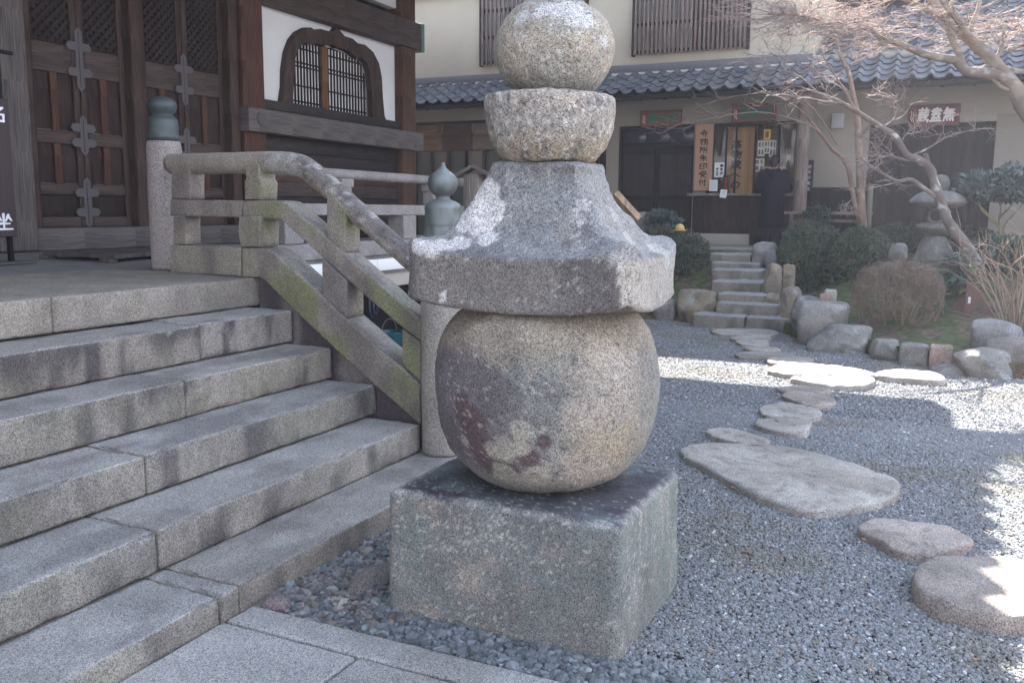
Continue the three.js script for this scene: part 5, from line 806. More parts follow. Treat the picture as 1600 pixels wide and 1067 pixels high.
// stepping stones and slabs in the gravel, outlines measured on the ground
function steppingStone(label, pts, s, h0 = 0.035, c = [0.7, 0.66, 0.62]) {
  const hgt = h0 > 0.08 ? 0.06 : h0 * 0.55 + 0.002, P = pts.map(([x, y]) => on('y', hgt * 0.7, x, y)), cv = new THREE.CatmullRomCurve3(P, true, 'centripetal').getPoints(56).slice(0, -1), cen = P.reduce((a, b) => a.addScaledVector(b, 1 / P.length), V(0, 0, 0));
  const p = [], ix = [], N = cv.length, rings = [[1.0, -0.06], [1.0, hgt * 0.3], [0.985, hgt * 0.75], [0.95, hgt], [0.85, hgt * 1.06], [0.68, hgt * 1.08], [0.5, hgt * 1.1], [0.32, hgt * 1.1], [0.15, hgt * 1.1]];
  for (const [k, y] of rings) for (const q of cv) { const w = 1 + 0.09 * (fbm(q.x * 11 + s, y * 12, q.z * 11, 4) - 0.5); p.push(cen.x + (q.x - cen.x) * k * w, y, cen.z + (q.z - cen.z) * k * w); }
  p.push(cen.x, hgt * 1.1, cen.z);
  for (let r = 0; r + 1 < rings.length; r++) for (let i = 0; i < N; i++) { const a = r * N + i, b = r * N + (i + 1) % N, d = a + N, e = b + N; ix.push(a, d, b, b, d, e); }
  const L = (rings.length - 1) * N; for (let i = 0; i < N; i++) ix.push(L + i, p.length / 3 - 1, L + (i + 1) % N);
  let g = new THREE.BufferGeometry(); g.setAttribute('position', new THREE.BufferAttribute(new Float32Array(p), 3)); g.setIndex(ix);
  const t = V(0, 0, 0); { const [a, b, d] = [0, N, 1].map((i) => V(p[i * 3], p[i * 3 + 1], p[i * 3 + 2])); t.copy(b.clone().sub(a).cross(d.clone().sub(a))); const out = a.clone().sub(cen).setY(0); if (t.dot(out) < 0) { for (let i = 0; i < ix.length; i += 3) [ix[i], ix[i + 1]] = [ix[i + 1], ix[i]]; g.setIndex(ix); } }
  g = new TessellateModifier(0.09, 8).modify(g.toNonIndexed());
  g = weather(g, (x, y, z, nx, ny) => 0.006 * (fbm(x * 12 + s, y * 12, z * 12, 4) - 0.5) * 2 - (ny > 0.5 ? 0.012 * sstep(0.6, 0.72, fbm(x * 14 + s, 3, z * 14, 3)) : 0), (x, y, z, nx, ny) => { const k = 0.8 + 0.36 * fbm(x * 6, y * 6, z * 6, 5), sp = sstep(0.7, 0.76, noise(x * 26, y * 26, z * 26)); return mix3(mix3(c, [c[0] * 0.8, c[1] * 0.78, c[2] * 0.76], sstep(0.4, 0.65, fbm(x * 3 + s, 2, z * 3, 4))), [0.26, 0.24, 0.22], sp * 0.5).map((q) => q * k * 1.15); });
  return solo('stepping_stone', g, M.rock, label, 'stepping stone', [cen.x, -0.03, cen.z]);
}
const warmS = [0.66, 0.58, 0.54];
steppingStone('largest flat oval stepping stone right of the pagoda', [[1062, 703], [1078, 695], [1140, 692], [1230, 698], [1300, 714], [1350, 728], [1400, 748], [1408, 764], [1380, 783], [1320, 794], [1262, 797], [1200, 780], [1150, 757], [1105, 731]], 1, 0.05);
steppingStone('narrow sliver stone just behind the largest oval stepping stone', [[1104, 672], [1125, 668], [1160, 674], [1203, 688], [1196, 695], [1150, 691], [1115, 682]], 2);
steppingStone('squarish stepping stone third behind the largest oval one', [[1180, 662], [1190, 655], [1230, 654], [1266, 656], [1267, 665], [1256, 678], [1210, 673]], 3);
steppingStone('rounded stepping stone behind the squarish one', [[1187, 643], [1198, 632], [1230, 629], [1262, 635], [1283, 642], [1278, 652], [1240, 652], [1200, 650]], 4);
steppingStone('elongated stone just inside the shade edge', [[1222, 616], [1240, 610], [1270, 613], [1305, 623], [1303, 631], [1270, 633], [1240, 626]], 5, 0.035, warmS);
steppingStone('thin stone slab lying right on the border of sun and shade', [[1215, 606], [1240, 603], [1280, 605], [1300, 611], [1265, 614], [1228, 612]], 6, 0.035, warmS);
steppingStone('long upper slab of the sunlit pair', [[1199, 577], [1225, 568.5], [1292, 570], [1360, 581], [1366, 587], [1300, 586], [1240, 586]], 7, 0.055);
steppingStone('lower angular slab of the sunlit pair', [[1236, 590], [1290, 588], [1358, 588.5], [1369, 593], [1345, 604], [1285, 601]], 8, 0.055);
steppingStone('sunlit oval slab right of the pair of slabs', [[1369, 586], [1394, 577.5], [1450, 579.5], [1476, 589], [1472, 595], [1424, 593]], 9, 0.055);
steppingStone('flat slab with bright left tip at the far edge of the sunlight', [[1199, 560], [1232, 557.5], [1270, 560], [1262, 567], [1210, 567.5]], 10, 0.035, warmS);
steppingStone('long dark slab one step behind the sunlight', [[1150, 552], [1195, 549], [1242, 553.5], [1225, 557.5], [1161, 558]], 11, 0.03, [0.5, 0.48, 0.46]);
steppingStone('small lens-shaped stepping stone in the row towards the garden steps', [[1162, 543], [1187, 541], [1218, 544.5], [1214, 548.5], [1176, 547]], 12, 0.03);
steppingStone('small slab with square right end in the row towards the garden steps', [[1151, 533], [1176, 531], [1196, 531.5], [1199, 538.5], [1161, 538]], 13, 0.035);
steppingStone('thin slab second from the foot of the garden steps', [[1144, 526], [1187, 524], [1205, 527], [1199, 531.5], [1150, 531]], 14, 0.03);
steppingStone('long pale slab at the very foot of the garden steps', [[1112, 516], [1150, 513], [1210, 516.5], [1217, 521], [1202, 525], [1142, 523], [1120, 520.5]], 15, 0.045);
steppingStone('warm grey stone between the largest oval and the half-sunlit stone', [[1340, 826], [1362, 812], [1430, 815], [1500, 828], [1520, 845], [1490, 856], [1450, 866], [1400, 859], [1370, 842]], 16, 0.05, warmS);
steppingStone('thick round stone half in sunlight at the right edge', [[1428, 915], [1438, 882], [1470, 872], [1560, 874], [1610, 880], [1650, 900], [1645, 955], [1570, 969], [1500, 953], [1450, 934]], 17, 0.085, [0.56, 0.5, 0.47]);

/* ---------- plants ---------- */
const leafGeo = (() => { const g = new THREE.BufferGeometry(); g.setAttribute('position', new THREE.BufferAttribute(new Float32Array([0, 0, 0, 0.28, 0.06, 0.5, 0, 0, 1, 0, 0, 0, 0, 0, 1, -0.28, 0.06, 0.5]), 3)); g.computeVertexNormals(); g.setAttribute('uv', new THREE.BufferAttribute(new Float32Array([0, 0, 1, 0.5, 0, 1, 0, 0, 0, 1, 0, 0.5]), 2)); return g; })();
const leafMat = new THREE.MeshPhysicalMaterial({ color: 0xffffff, roughness: 0.5, side: THREE.DoubleSide });
const dryMat = std({ color: 0xffffff, roughness: 0.9, side: THREE.DoubleSide });
function leaves(parent, list, mat = leafMat, name = 'foliage') { // list of [pos, dir, up, size, colour]
  const m = new THREE.InstancedMesh(leafGeo, mat, list.length), o = parent.userData.origin || V(0, 0, 0), mt = new THREE.Matrix4(), c = new THREE.Color();
  list.forEach(([p, d, u, s, k], i) => { const z = d.clone().normalize(), x = u.clone().cross(z).normalize(), y = z.clone().cross(x); mt.makeBasis(x.multiplyScalar(s), y.multiplyScalar(s), z.multiplyScalar(s)).setPosition(p.x - o.x, p.y - o.y, p.z - o.z); m.setMatrixAt(i, mt); m.setColorAt(i, c.setRGB(...k)); });
  m.name = name; m.userData.kind = 'stuff'; shade(m); parent.add(m); return m;
}
const rv = (r) => { const a = r() * 6.2832, z = r() * 2 - 1, q = Math.sqrt(1 - z * z); return V(q * Math.cos(a), z, q * Math.sin(a)); };
// a clipped or loose crown: leaves spread through the outer part of an uneven ellipsoid
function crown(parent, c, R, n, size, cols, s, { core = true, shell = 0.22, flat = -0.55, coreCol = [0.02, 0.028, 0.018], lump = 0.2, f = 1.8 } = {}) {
  const r = rng(s), L = [], rad = (d) => 1 + lump * 2 * (fbm(d.x * f + s, d.y * f, d.z * f + s * 2, 3) - 0.5);
  for (let i = 0; i < n; i++) {
    const d = rv(r); if (d.y < flat) d.y = flat + (d.y - flat) * 0.1; const k = rad(d) * (1 - shell * Math.pow(r(), 1.6)) * (1 + 0.03 * r());
    const p = V(c.x + d.x * k * R.x, c.y + d.y * k * R.y, c.z + d.z * k * R.z), o = V(d.x / R.x, d.y / R.y, d.z / R.z).normalize();
    const dir = o.clone().multiplyScalar(0.6).add(rv(r).multiplyScalar(0.9)).add(V(0, 0.25, 0)); const q = fbm(p.x * 5, p.y * 5, p.z * 5, 2), col = mix3(cols[0], cols[1], clamp(q * 1.4 - 0.2 + (r() - 0.5) * 0.5, 0, 1));
    L.push([p, dir, rv(r), size * (0.6 + 0.7 * r()), r() < 0.03 && cols[2] ? cols[2] : col]);
  }
  leaves(parent, L);
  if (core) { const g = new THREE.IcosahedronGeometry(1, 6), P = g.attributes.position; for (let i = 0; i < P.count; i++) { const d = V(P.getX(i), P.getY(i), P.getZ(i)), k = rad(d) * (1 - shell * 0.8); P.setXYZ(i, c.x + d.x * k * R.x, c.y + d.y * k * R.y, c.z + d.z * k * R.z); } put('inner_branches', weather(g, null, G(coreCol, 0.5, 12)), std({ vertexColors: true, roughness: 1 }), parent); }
}
const frameAt = (X, px0, px1, py0, py1) => { const A = on('x', X, px0, py1), B = on('x', X, px1, py0); return { c: V(X, (A.y + B.y) / 2, (A.z + B.z) / 2), ry: (B.y - A.y) / 2, rz: Math.abs(B.z - A.z) / 2 }; };
const azalea = [[0.04, 0.055, 0.036], [0.085, 0.105, 0.062], [0.15, 0.075, 0.06]];
{
  let f = frameAt(14.35, 1210, 1332, 348, 500), t = thing('clipped_shrub', 'large rounded clipped evergreen shrub right of the garden steps', 'shrub', [14.35, bedH(14.35, f.c.z), f.c.z]);
  crown(t, f.c, V(0.75, f.ry, f.rz), 15000, 0.05, azalea, 21); const f2 = frameAt(14.2, 1288, 1405, 360, 490); crown(t, f2.c, V(0.7, f2.ry, f2.rz), 11000, 0.05, azalea, 22);
  f = frameAt(14.25, 965, 1115, 355, 490); t = thing('clipped_shrub', 'round clipped evergreen shrub left of the garden steps, half behind the pagoda', 'shrub', [14.25, 0.5, f.c.z]); crown(t, f.c, V(0.75, f.ry, f.rz), 15000, 0.05, [[0.05, 0.055, 0.04], [0.095, 0.098, 0.062]], 23);
  f = frameAt(15.6, 1335, 1580, 350, 415); t = thing('low_hedge', 'low dark hedge in front of the wide dark doors behind the lantern', 'hedge', [15.6, 0.9, f.c.z]); crown(t, f.c, V(0.45, f.ry, f.rz), 12000, 0.055, [[0.022, 0.035, 0.022], [0.045, 0.06, 0.04]], 24);
  f = frameAt(13.6, 1488, 1640, 372, 478); t = thing('evergreen_bush', 'dark evergreen bush behind the leaning trunk at the right edge', 'bush', [13.6, 0.5, f.c.z]); crown(t, f.c, V(0.7, f.ry, f.rz), 7000, 0.085, [[0.022, 0.045, 0.03], [0.05, 0.085, 0.055]], 25, { shell: 0.4 });
  f = frameAt(15.3, 1002, 1062, 331, 362); t = thing('leafy_plant', 'low leafy plant in front of the lattice doors above the round shrub', 'plant', [15.3, 0.93, f.c.z]); crown(t, f.c, V(0.3, f.ry, f.rz), 900, 0.085, [[0.03, 0.055, 0.055], [0.07, 0.1, 0.1]], 26, { shell: 0.6, coreCol: [0.01, 0.015, 0.015] });
  f = frameAt(15.7, 1256, 1300, 322, 352); t = thing('leafy_plant', 'small dark-leaved plant by the bench at the foot of the round post', 'plant', [15.7, 0.93, f.c.z]); crown(t, f.c, V(0.2, f.ry, f.rz), 420, 0.07, [[0.025, 0.05, 0.035], [0.05, 0.08, 0.055]], 27, { core: false, shell: 0.8 });
}
function stems(parent, name, mat, base, n, s, { h = 0.8, lean = 0.5, r0 = 0.012, curve = 0.3, splits = 2, spread = 0.15 }) {
  const r = rng(s), mb = new MB(); const go = (p, d, len, rad, k) => { const pts = [p.clone()]; let q = p.clone(), dd = d.clone(); for (let i = 0; i < 4; i++) { dd.addScaledVector(rv(r), curve * 0.35).normalize(); q = q.clone().addScaledVector(dd, len / 4); pts.push(q); } mb.tube(pts, (t) => rad * (1 - 0.6 * t), 4); if (k > 0) for (let i = 0; i < 2 + (r() < 0.5 ? 1 : 0); i++) go(pts[2 + Math.floor(r() * 3)], dd.clone().addScaledVector(rv(r), 0.7).normalize(), len * (0.45 + 0.25 * r()), rad * 0.5, k - 1); };
  for (let i = 0; i < n; i++) { const a = r() * 6.28, w = Math.sqrt(r()); go(V(base.x + Math.cos(a) * spread * w, base.y, base.z + Math.sin(a) * spread * w), V(Math.cos(a) * lean * w, 1, Math.sin(a) * lean * w).normalize(), h * (0.7 + 0.4 * r()), r0 * (0.7 + 0.6 * r()), splits); }
  return put(name, mb.geo(), mat, parent);
}
const bark = (a, b, f = 14) => std({ vertexColors: true, roughness: 0.95, bumpMap: graniteBump, bumpScale: 0.004 });
const barkMat = bark();
const paint = (g, a, b, spots, f = 9) => weather(g, null, (x, y, z) => { let c = mix3(a, b, sstep(0.35, 0.65, fbm(x * f, y * f * 0.6, z * f, 4))); if (spots) c = mix3(c, spots, sstep(0.62, 0.68, fbm(x * 16, y * 16, z * 16, 3)) * 0.9); return c; });
{ // camellia with visible yellow-brown stems
  const f = frameAt(14.6, 1500, 1660, 272, 332), t = thing('camellia_bush', 'loose broad-leaved evergreen bush with pale bare stems at the right edge', 'bush', [14.6, 0.85, f.c.z]);
  crown(t, f.c.clone().add(V(0, 0.08, 0)), V(0.7, f.ry * 0.95, f.rz), 4600, 0.085, [[0.025, 0.045, 0.04], [0.09, 0.125, 0.125]], 31, { core: false, shell: 0.95, lump: 0.6, f: 2.6 });
  const mb = new MB(), b = on('x', 14.6, 1560, 372); for (const pts of [[[1565, 375], [1560, 352], [1545, 335], [1530, 320], [1518, 312]], [[1566, 374], [1562, 345], [1565, 325], [1560, 300], [1555, 285]], [[1567, 374], [1572, 350], [1590, 330], [1605, 310]], [[1556, 348], [1548, 340], [1535, 328], [1530, 312]], [[1562, 340], [1580, 322], [1590, 300]]]) mb.tube(spline(pts.map(([x, y]) => on('x', 14.55, x, y)), 14), (q) => 0.02 * (1 - 0.65 * q), 6); put('stems', paint(mb.geo(), [0.32, 0.26, 0.14], [0.2, 0.16, 0.12]), barkMat, t);
}
{ // aucuba by the leaning trunk
  const p = on('x', 12.4, 1496, 478), t = thing('aucuba_plant', 'glossy broad-leaved plant with some variegated leaves left of the leaning trunk', 'plant', [12.4, bedH(12.4, p.z), p.z]); const r = rng(41), L = [];
  const mb = new MB(); for (let i = 0; i < 26; i++) { const tp = on('x', 12.1 + 0.5 * r(), 1462 + 62 * r(), 396 + 60 * Math.pow(r(), 1.3)), b = V(12.4 + 0.1 * (r() - 0.5), bedH(12.4, p.z), p.z + 0.15 * (r() - 0.5)); mb.tube(spline([b, b.clone().lerp(tp, 0.5).add(V(0, 0.06, 0)), tp], 6), (q) => 0.009 * (1 - 0.5 * q), 4); for (let k = 0; k < 13; k++) { const a = k * 2.4 + r(), low = k > 8; const d = V(Math.cos(a), low ? -0.8 : -0.25 + 0.5 * r(), Math.sin(a)); const v = r() < 0.07 ? [0.3, 0.33, 0.12] : mix3([0.025, 0.06, 0.05], [0.08, 0.14, 0.12], r()); L.push([tp.clone().add(V(0, -0.02 * k * 0.6, 0)), d, V(0, 1, 0).addScaledVector(rv(r), 0.3), 0.12 + 0.07 * r(), v]); } }
  put('stems', paint(mb.geo(), [0.1, 0.12, 0.06], [0.16, 0.14, 0.08]), barkMat, t); leaves(t, L);
}
{ // leafless twiggy shrub, clipped round
  const f = frameAt(11.65, 1326, 1484, 409, 530), b = V(11.65, bedH(11.65, f.c.z) - 0.02, f.c.z), t = thing('twiggy_shrub', 'leafless brown twiggy shrub clipped to a rounded box in front of the lantern', 'shrub', b);
  const r = rng(51), mb = new MB(), thin = new MB(), L = []; const inside = (p) => { const lump = 0.9 + 0.25 * fbm(p.x * 4, p.y * 4, p.z * 4, 2); const u = (p.x - f.c.x) / 0.5, v = (p.y - f.c.y) / f.ry, w = (p.z - f.c.z) / f.rz; return Math.pow(Math.abs(u), 2.6) + Math.pow(Math.abs(v), 2.8) + Math.pow(Math.abs(w), 2.8) < lump; };
  const go = (p, d, len, rad, k) => { const pts = [p.clone()]; let q = p.clone(), dd = d.clone(); for (let i = 0; i < 4; i++) { dd.addScaledVector(rv(r), 0.2).normalize(); const n = q.clone().addScaledVector(dd, len / 4); if (n.y > b.y + 0.12 && !inside(n)) break; q = n; pts.push(q); } if (pts.length < 2) return; (k > 2 ? mb : thin).tube(pts, (u) => rad * (1 - 0.5 * u), k > 2 ? 5 : 3); if (k === 0 && r() < 0.25) L.push([pts[pts.length - 1], dd, rv(r), 0.03, r() < 0.5 ? [0.22, 0.13, 0.08] : [0.12, 0.12, 0.06]]); if (k > 0) for (let i = 0; i < (k > 2 ? 4 : k > 1 ? 3 : 2); i++) go(pts[Math.min(pts.length - 1, 1 + Math.floor(r() * (pts.length - 0.5)))], dd.clone().addScaledVector(rv(r), 0.85).normalize(), len * (0.5 + 0.3 * r()), Math.max(0.0042, rad * 0.6), k - 1); };
  for (let i = 0; i < 26; i++) { const a = r() * 6.28, w = Math.sqrt(r()); go(V(b.x + Math.cos(a) * 0.28 * w, b.y, b.z + Math.sin(a) * 0.42 * w), V(Math.cos(a) * 0.4 * w, 1, Math.sin(a) * 0.6 * w).normalize(), 0.62, 0.011, 4); }
  put('stems', paint(mb.geo(), [0.24, 0.19, 0.12], [0.16, 0.12, 0.09]), barkMat, t); put('twigs', paint(thin.geo(), [0.25, 0.18, 0.14], [0.15, 0.11, 0.09]), barkMat, t).userData.kind = 'stuff'; leaves(t, L, dryMat, 'dry_leaves');
}
{ // bare stems at the right edge
  const b = on('x', 11.3, 1585, 497), y = bedH(11.3, b.z), t = thing('bare_bush', 'bare light brown branching stems of a bush at the right edge of the bed', 'bush', [11.3, y, b.z]);
  stems(t, 'stems', barkMat, V(11.3, y, b.z + 0.05), 26, 61, { h: 0.75, lean: 0.55, r0: 0.011, splits: 2, spread: 0.22, curve: 0.5 });
  const m = t.children[0]; m.geometry = paint(m.geometry, [0.34, 0.25, 0.18], [0.22, 0.16, 0.13]);
}
// --- trees ---
function twigs(mb, p, d, len, rad, k, r, o) { // recursive bare twigs
  const pts = [p.clone()]; let q = p.clone(), dd = d.clone(); const n = k > 1 ? 5 : 3;
  for (let i = 0; i < n; i++) { dd.addScaledVector(rv(r), o.wig).add(o.pull.clone().multiplyScalar(o.pw)); dd.y *= o.flat; dd.normalize(); q = q.clone().addScaledVector(dd, len / n); pts.push(q); }
  mb.tube(pts, (t) => rad * (1 - 0.55 * t), rad > 0.008 ? 5 : 3);
  if (k <= 0) { if (o.tips) o.tips.push([q, dd.clone()]); return; }
  const m = o.kids[k] || 3; for (let i = 0; i < m; i++) { const at_ = pts[Math.max(1, Math.round((0.25 + 0.75 * (i + r() * 0.8) / m) * n))] || q; const side = rv(r); side.y *= o.vert; twigs(mb, at_, dd.clone().multiplyScalar(o.along).add(side).normalize(), len * (0.5 + 0.3 * r()), Math.max(o.rmin, rad * 0.55), k - 1, r, o); }
}
{ // upright pale-barked tree behind the hedge
  const X = 14.75, Q = (l) => l.map(([x, y, dx = 0]) => on('x', X + dx, x, y)), base = on('x', X, 1350, 374), t = thing('slender_tree', 'slender bare tree with peeling pinkish bark standing behind the clipped shrub', 'tree', [X, 0.85, base.z]);
  const tr = new MB(); tr.tube(spline(Q([[1351, 392], [1349, 372], [1347, 330], [1344.5, 270], [1342, 222], [1340, 180], [1334, 150], [1326, 112], [1312, 82], [1306, 55]]), 60), (u) => 0.074 * (1 - 0.72 * u), 12, 0.3); tr.tube(spline(Q([[1346, 352], [1337, 318], [1331, 292], [1326, 263], [1317, 247], [1301, 233], [1283, 210], [1267, 189], [1249, 171, -0.3], [1233, 160, -0.5]]), 50), (u) => 0.042 * (1 - 0.66 * u), 8, 0.2);
  put('trunk', paint(tr.geo(), [0.28, 0.18, 0.13], [0.17, 0.115, 0.09], [0.36, 0.29, 0.23]), barkMat, t);
  const r = rng(71), br = new MB(), tw = new MB(), o = { wig: 0.3, pull: V(-0.4, 0.35, -0.35), pw: 0.1, flat: 1, vert: 0.6, along: 0.7, kids: [0, 3, 3, 3], rmin: 0.003, tips: [] };
  const limbs = [[[1340, 182], [1318, 160], [1295, 150, -0.3], [1268, 140, -0.5], [1235, 132, -0.6]], [[1334, 150], [1300, 120], [1270, 112, -0.3], [1235, 95, -0.4], [1205, 85, -0.5]], [[1309, 226], [1286, 190, -0.2], [1270, 168, -0.4], [1255, 157, -0.5], [1205, 146, -0.8], [1150, 150, -0.9], [1095, 165, -1]], [[1342, 220], [1360, 195, -0.2], [1392, 180, -0.4], [1400, 165, -0.5]], [[1326, 112], [1345, 80], [1350, 50, -0.2], [1340, 20]], [[1301, 233], [1280, 205, -0.3], [1250, 190, -0.5], [1190, 175, -0.7], [1110, 185, -0.9], [1060, 195, -1]], [[1340, 205], [1368, 230, -0.3], [1378, 250, -0.4]], [[1306, 60], [1270, 50, -0.3], [1230, 55, -0.5]]];
  for (const l of limbs) { const c = spline(Q(l), 26), d0 = c[c.length - 1].clone().sub(c[0]).normalize(); br.tube(c, (u) => 0.013 * (1 - 0.7 * u), 6); for (let i = 6; i < c.length; i += 2) { const d = c[i].clone().sub(c[i - 2]).normalize(), s = rv(r); s.y *= 0.8; twigs(tw, c[i], d.multiplyScalar(0.8).add(s).normalize(), 0.38 * (0.6 + 0.7 * r()), 0.007, 2, r, o); } }
  put('branches', paint(br.geo(), [0.27, 0.2, 0.17], [0.18, 0.13, 0.12]), barkMat, t); put('twigs', paint(tw.geo(), [0.26, 0.19, 0.17], [0.18, 0.13, 0.12]), barkMat, t).userData.kind = 'stuff';
}
{ // leaning lichen-spotted trunk
  const Q = (l) => l.map(([x, y, dd = 11.5]) => at(x, y, dd)), b = at(1548, 486, 11.5), t = thing('leaning_tree', 'bare leaning tree with white lichen spots crossing in front of the stone lantern', 'tree', [b.x, bedH(b.x, b.z), b.z]);
  const main = spline(Q([[1556, 500], [1546, 478], [1529, 418], [1510, 384], [1489, 358], [1479, 339], [1471, 316], [1461, 287], [1453, 262], [1437, 250], [1419, 244], [1408, 227], [1398, 212], [1377, 199], [1356, 185], [1337, 173], [1306, 156], [1280, 146], [1255, 138]]), 110), tr = new MB(); tr.tube(main, (u) => 0.07 * Math.pow(1 - u, 0.75) + 0.009, 12, 0.35);
  tr.tube(spline(Q([[1453, 262], [1448, 243], [1446, 240]]), 5), (u) => 0.032 * (1 - 0.3 * u), 8); put('trunk', paint(tr.geo(), [0.17, 0.135, 0.12], [0.11, 0.088, 0.08], [0.5, 0.49, 0.45], 8), barkMat, t);
  const br = new MB(), tw = new MB(), r = rng(81), o = { wig: 0.3, pull: V(-0.2, 0.3, -0.3), pw: 0.08, flat: 1, vert: 0.6, along: 0.7, kids: [0, 3, 3, 3], rmin: 0.0026, tips: [] };
  for (const [l, w] of [[[[1471, 312], [1463, 306], [1445, 295], [1424, 280], [1403, 283], [1385, 274], [1363, 261], [1345, 245]], 0.036], [[[1437, 250], [1415, 250], [1390, 243], [1370, 249], [1345, 255]], 0.02], [[[1424, 244], [1450, 232], [1485, 212], [1520, 203], [1530, 200]], 0.014], [[[1408, 227], [1415, 212], [1432, 205]], 0.01], [[[1377, 199], [1395, 188], [1402, 165], [1390, 150]], 0.013], [[[1424, 280], [1380, 290], [1340, 300], [1320, 330]], 0.008], [[[1510, 384], [1545, 383], [1570, 395], [1580, 410]], 0.01], [[[1337, 173], [1320, 140], [1300, 110], [1285, 85]], 0.018], [[[1356, 185], [1330, 165], [1290, 158], [1240, 150], [1190, 142]], 0.014], [[[1280, 146], [1250, 120], [1215, 110], [1180, 112]], 0.012], [[[1480, 339], [1400, 285], [1395, 262]], 0.001]]) { const c = spline(Q(l), 24); br.tube(c, (u) => w * (1 - 0.7 * u), 7, 0.2); if (w < 0.002) continue; for (let i = 8; i < c.length; i += 3) { const d = c[i].clone().sub(c[i - 2]).normalize(), s = rv(r); s.y *= 0.7; twigs(tw, c[i], d.multiplyScalar(0.8).add(s).normalize(), 0.26 * (0.6 + 0.7 * r()), 0.0055, 2, r, o); } }
  put('branches', paint(br.geo(), [0.21, 0.17, 0.15], [0.14, 0.11, 0.1], [0.45, 0.43, 0.4], 8), barkMat, t); put('twigs', paint(tw.geo(), [0.36, 0.3, 0.27], [0.27, 0.21, 0.19]), barkMat, t).userData.kind = 'stuff';
}
{ // sunlit maple reaching in from the right
  const D = 10.4, Q = (l) => l.map(([x, y, dd = 0]) => at(x, y, D + dd)), b = at(1700, 560, D), gy = 0.1, t = thing('maple_tree', 'sunlit bare maple with thick smooth limbs and fine twig fans at the upper right', 'tree', [b.x, gy, b.z]);
  const tr = new MB(); tr.tube([V(b.x, gy - 0.1, b.z), ...spline([V(b.x, gy, b.z), at(1672, 330, D), at(1640, 215, D), ...Q([[1604, 166], [1591, 146], [1579, 127]])], 36)], (u) => u < 0.8 ? lerp(0.16, 0.098, u / 0.8) : lerp(0.098, 0.066, (u - 0.8) / 0.2), 14, 0.25);
  put('trunk', paint(tr.geo(), [0.24, 0.19, 0.15], [0.16, 0.125, 0.105]), barkMat, t);
  const br = new MB(), r = rng(91), limb = (l, w0, w1, n = 40) => { const c = spline(Q(l), n); br.tube(c, (u) => lerp(w0, w1, u), 12, 0.25); return c; };
  const A = limb([[1598, 158], [1591, 143], [1577, 124], [1562, 106], [1546, 88], [1526, 70, 0.1], [1505, 52, 0.2], [1483, 29, 0.3], [1456, -2, 0.4], [1430, -30, 0.5]], 0.085, 0.05), A2 = limb([[1505, 52, 0.2], [1470, 26, 0.1], [1430, 6, 0], [1390, -14, -0.1]], 0.045, 0.025, 24), A3 = limb([[1526, 70, 0.1], [1500, 36, -0.1], [1478, 8, -0.2], [1460, -20, -0.2]], 0.04, 0.025, 24);
  const B = limb([[1590, 140], [1568, 120], [1550, 115], [1528, 113], [1512, 111], [1500, 100], [1495, 95], [1470, 90], [1447, 85.5], [1420, 74], [1404, 68], [1375, 57], [1362, 47], [1335, 35]], 0.075, 0.022, 70), C = limb([[1503, 103], [1500, 88], [1496, 76], [1488, 61], [1481, 40], [1485, 18], [1490, -5]], 0.045, 0.022), E = limb([[1512, 113], [1539, 106], [1557, 92], [1566, 72], [1568, 60], [1572, 40]], 0.034, 0.016), H = limb([[1545, 112], [1577, 108], [1610, 114]], 0.03, 0.02, 14), I = limb([[1515, 50], [1522, 32], [1530, 12], [1533, -8]], 0.03, 0.02, 14), J = limb([[1590, 146], [1565, 136], [1555, 127], [1548, 118]], 0.03, 0.02, 12), K = limb([[1530, 15], [1550, 6], [1570, -5]], 0.016, 0.01, 12), N = limb([[1577, 78], [1600, 71], [1625, 68]], 0.02, 0.012, 12), Lf = limb([[1362, 47], [1320, 34], [1280, 30, -0.1], [1240, 22, -0.2], [1200, 22, -0.3]], 0.024, 0.008, 24);
  put('limbs', paint(br.geo(), [0.235, 0.185, 0.145], [0.15, 0.115, 0.095], [0.3, 0.27, 0.23], 8), barkMat, t);
  const tw = new MB(), tips = [], o = { wig: 0.25, pull: V(-0.1, 0.16, -0.25), pw: 0.06, flat: 0.82, vert: 0.3, along: 0.75, kids: [0, 4, 4, 4], rmin: 0.0022, tips };
  const fan = (c, i0, step, len, k = 3) => { for (let i = i0; i < c.length; i += step) { const d = c[i].clone().sub(c[Math.max(0, i - 2)]).normalize(), s = rv(r); s.y = Math.abs(s.y) * 0.35; twigs(tw, c[i], d.multiplyScalar(0.6).add(s).normalize(), len * (0.6 + 0.6 * r()), 0.009, k, r, o); } };
  fan(B, 46, 2, 0.42); fan(Lf, 2, 1, 0.5); fan(C, 14, 5, 0.36); fan(E, 22, 3, 0.42); fan(A2, 10, 3, 0.42); fan(N, 3, 2, 0.4);
  for (const [px, py] of [[1400, 32], [1430, 40], [1370, 28], [1345, 48], [1450, 55], [1545, 48], [1580, 44], [1600, 40], [1560, 58]]) { const p = at(px + 14, py + 10, D + (r() - 0.5) * 0.5); twigs(tw, p, V(-0.3, 0.25, -0.9).add(rv(r).multiplyScalar(0.4)).normalize(), 0.5, 0.007, 3, r, o); }
  put('twigs', paint(tw.geo(), [0.4, 0.31, 0.27], [0.28, 0.21, 0.18]), barkMat, t).userData.kind = 'stuff';
  const L = []; for (const [p, d] of tips) if (r() < 0.05) L.push([p, d.clone().add(V(0, -0.8, 0)), rv(r), 0.045 * (0.6 + 0.6 * r()), r() < 0.6 ? [0.5, 0.2, 0.08] : [0.4, 0.14, 0.1]]); leaves(t, L, dryMat, 'dead_leaves');
}

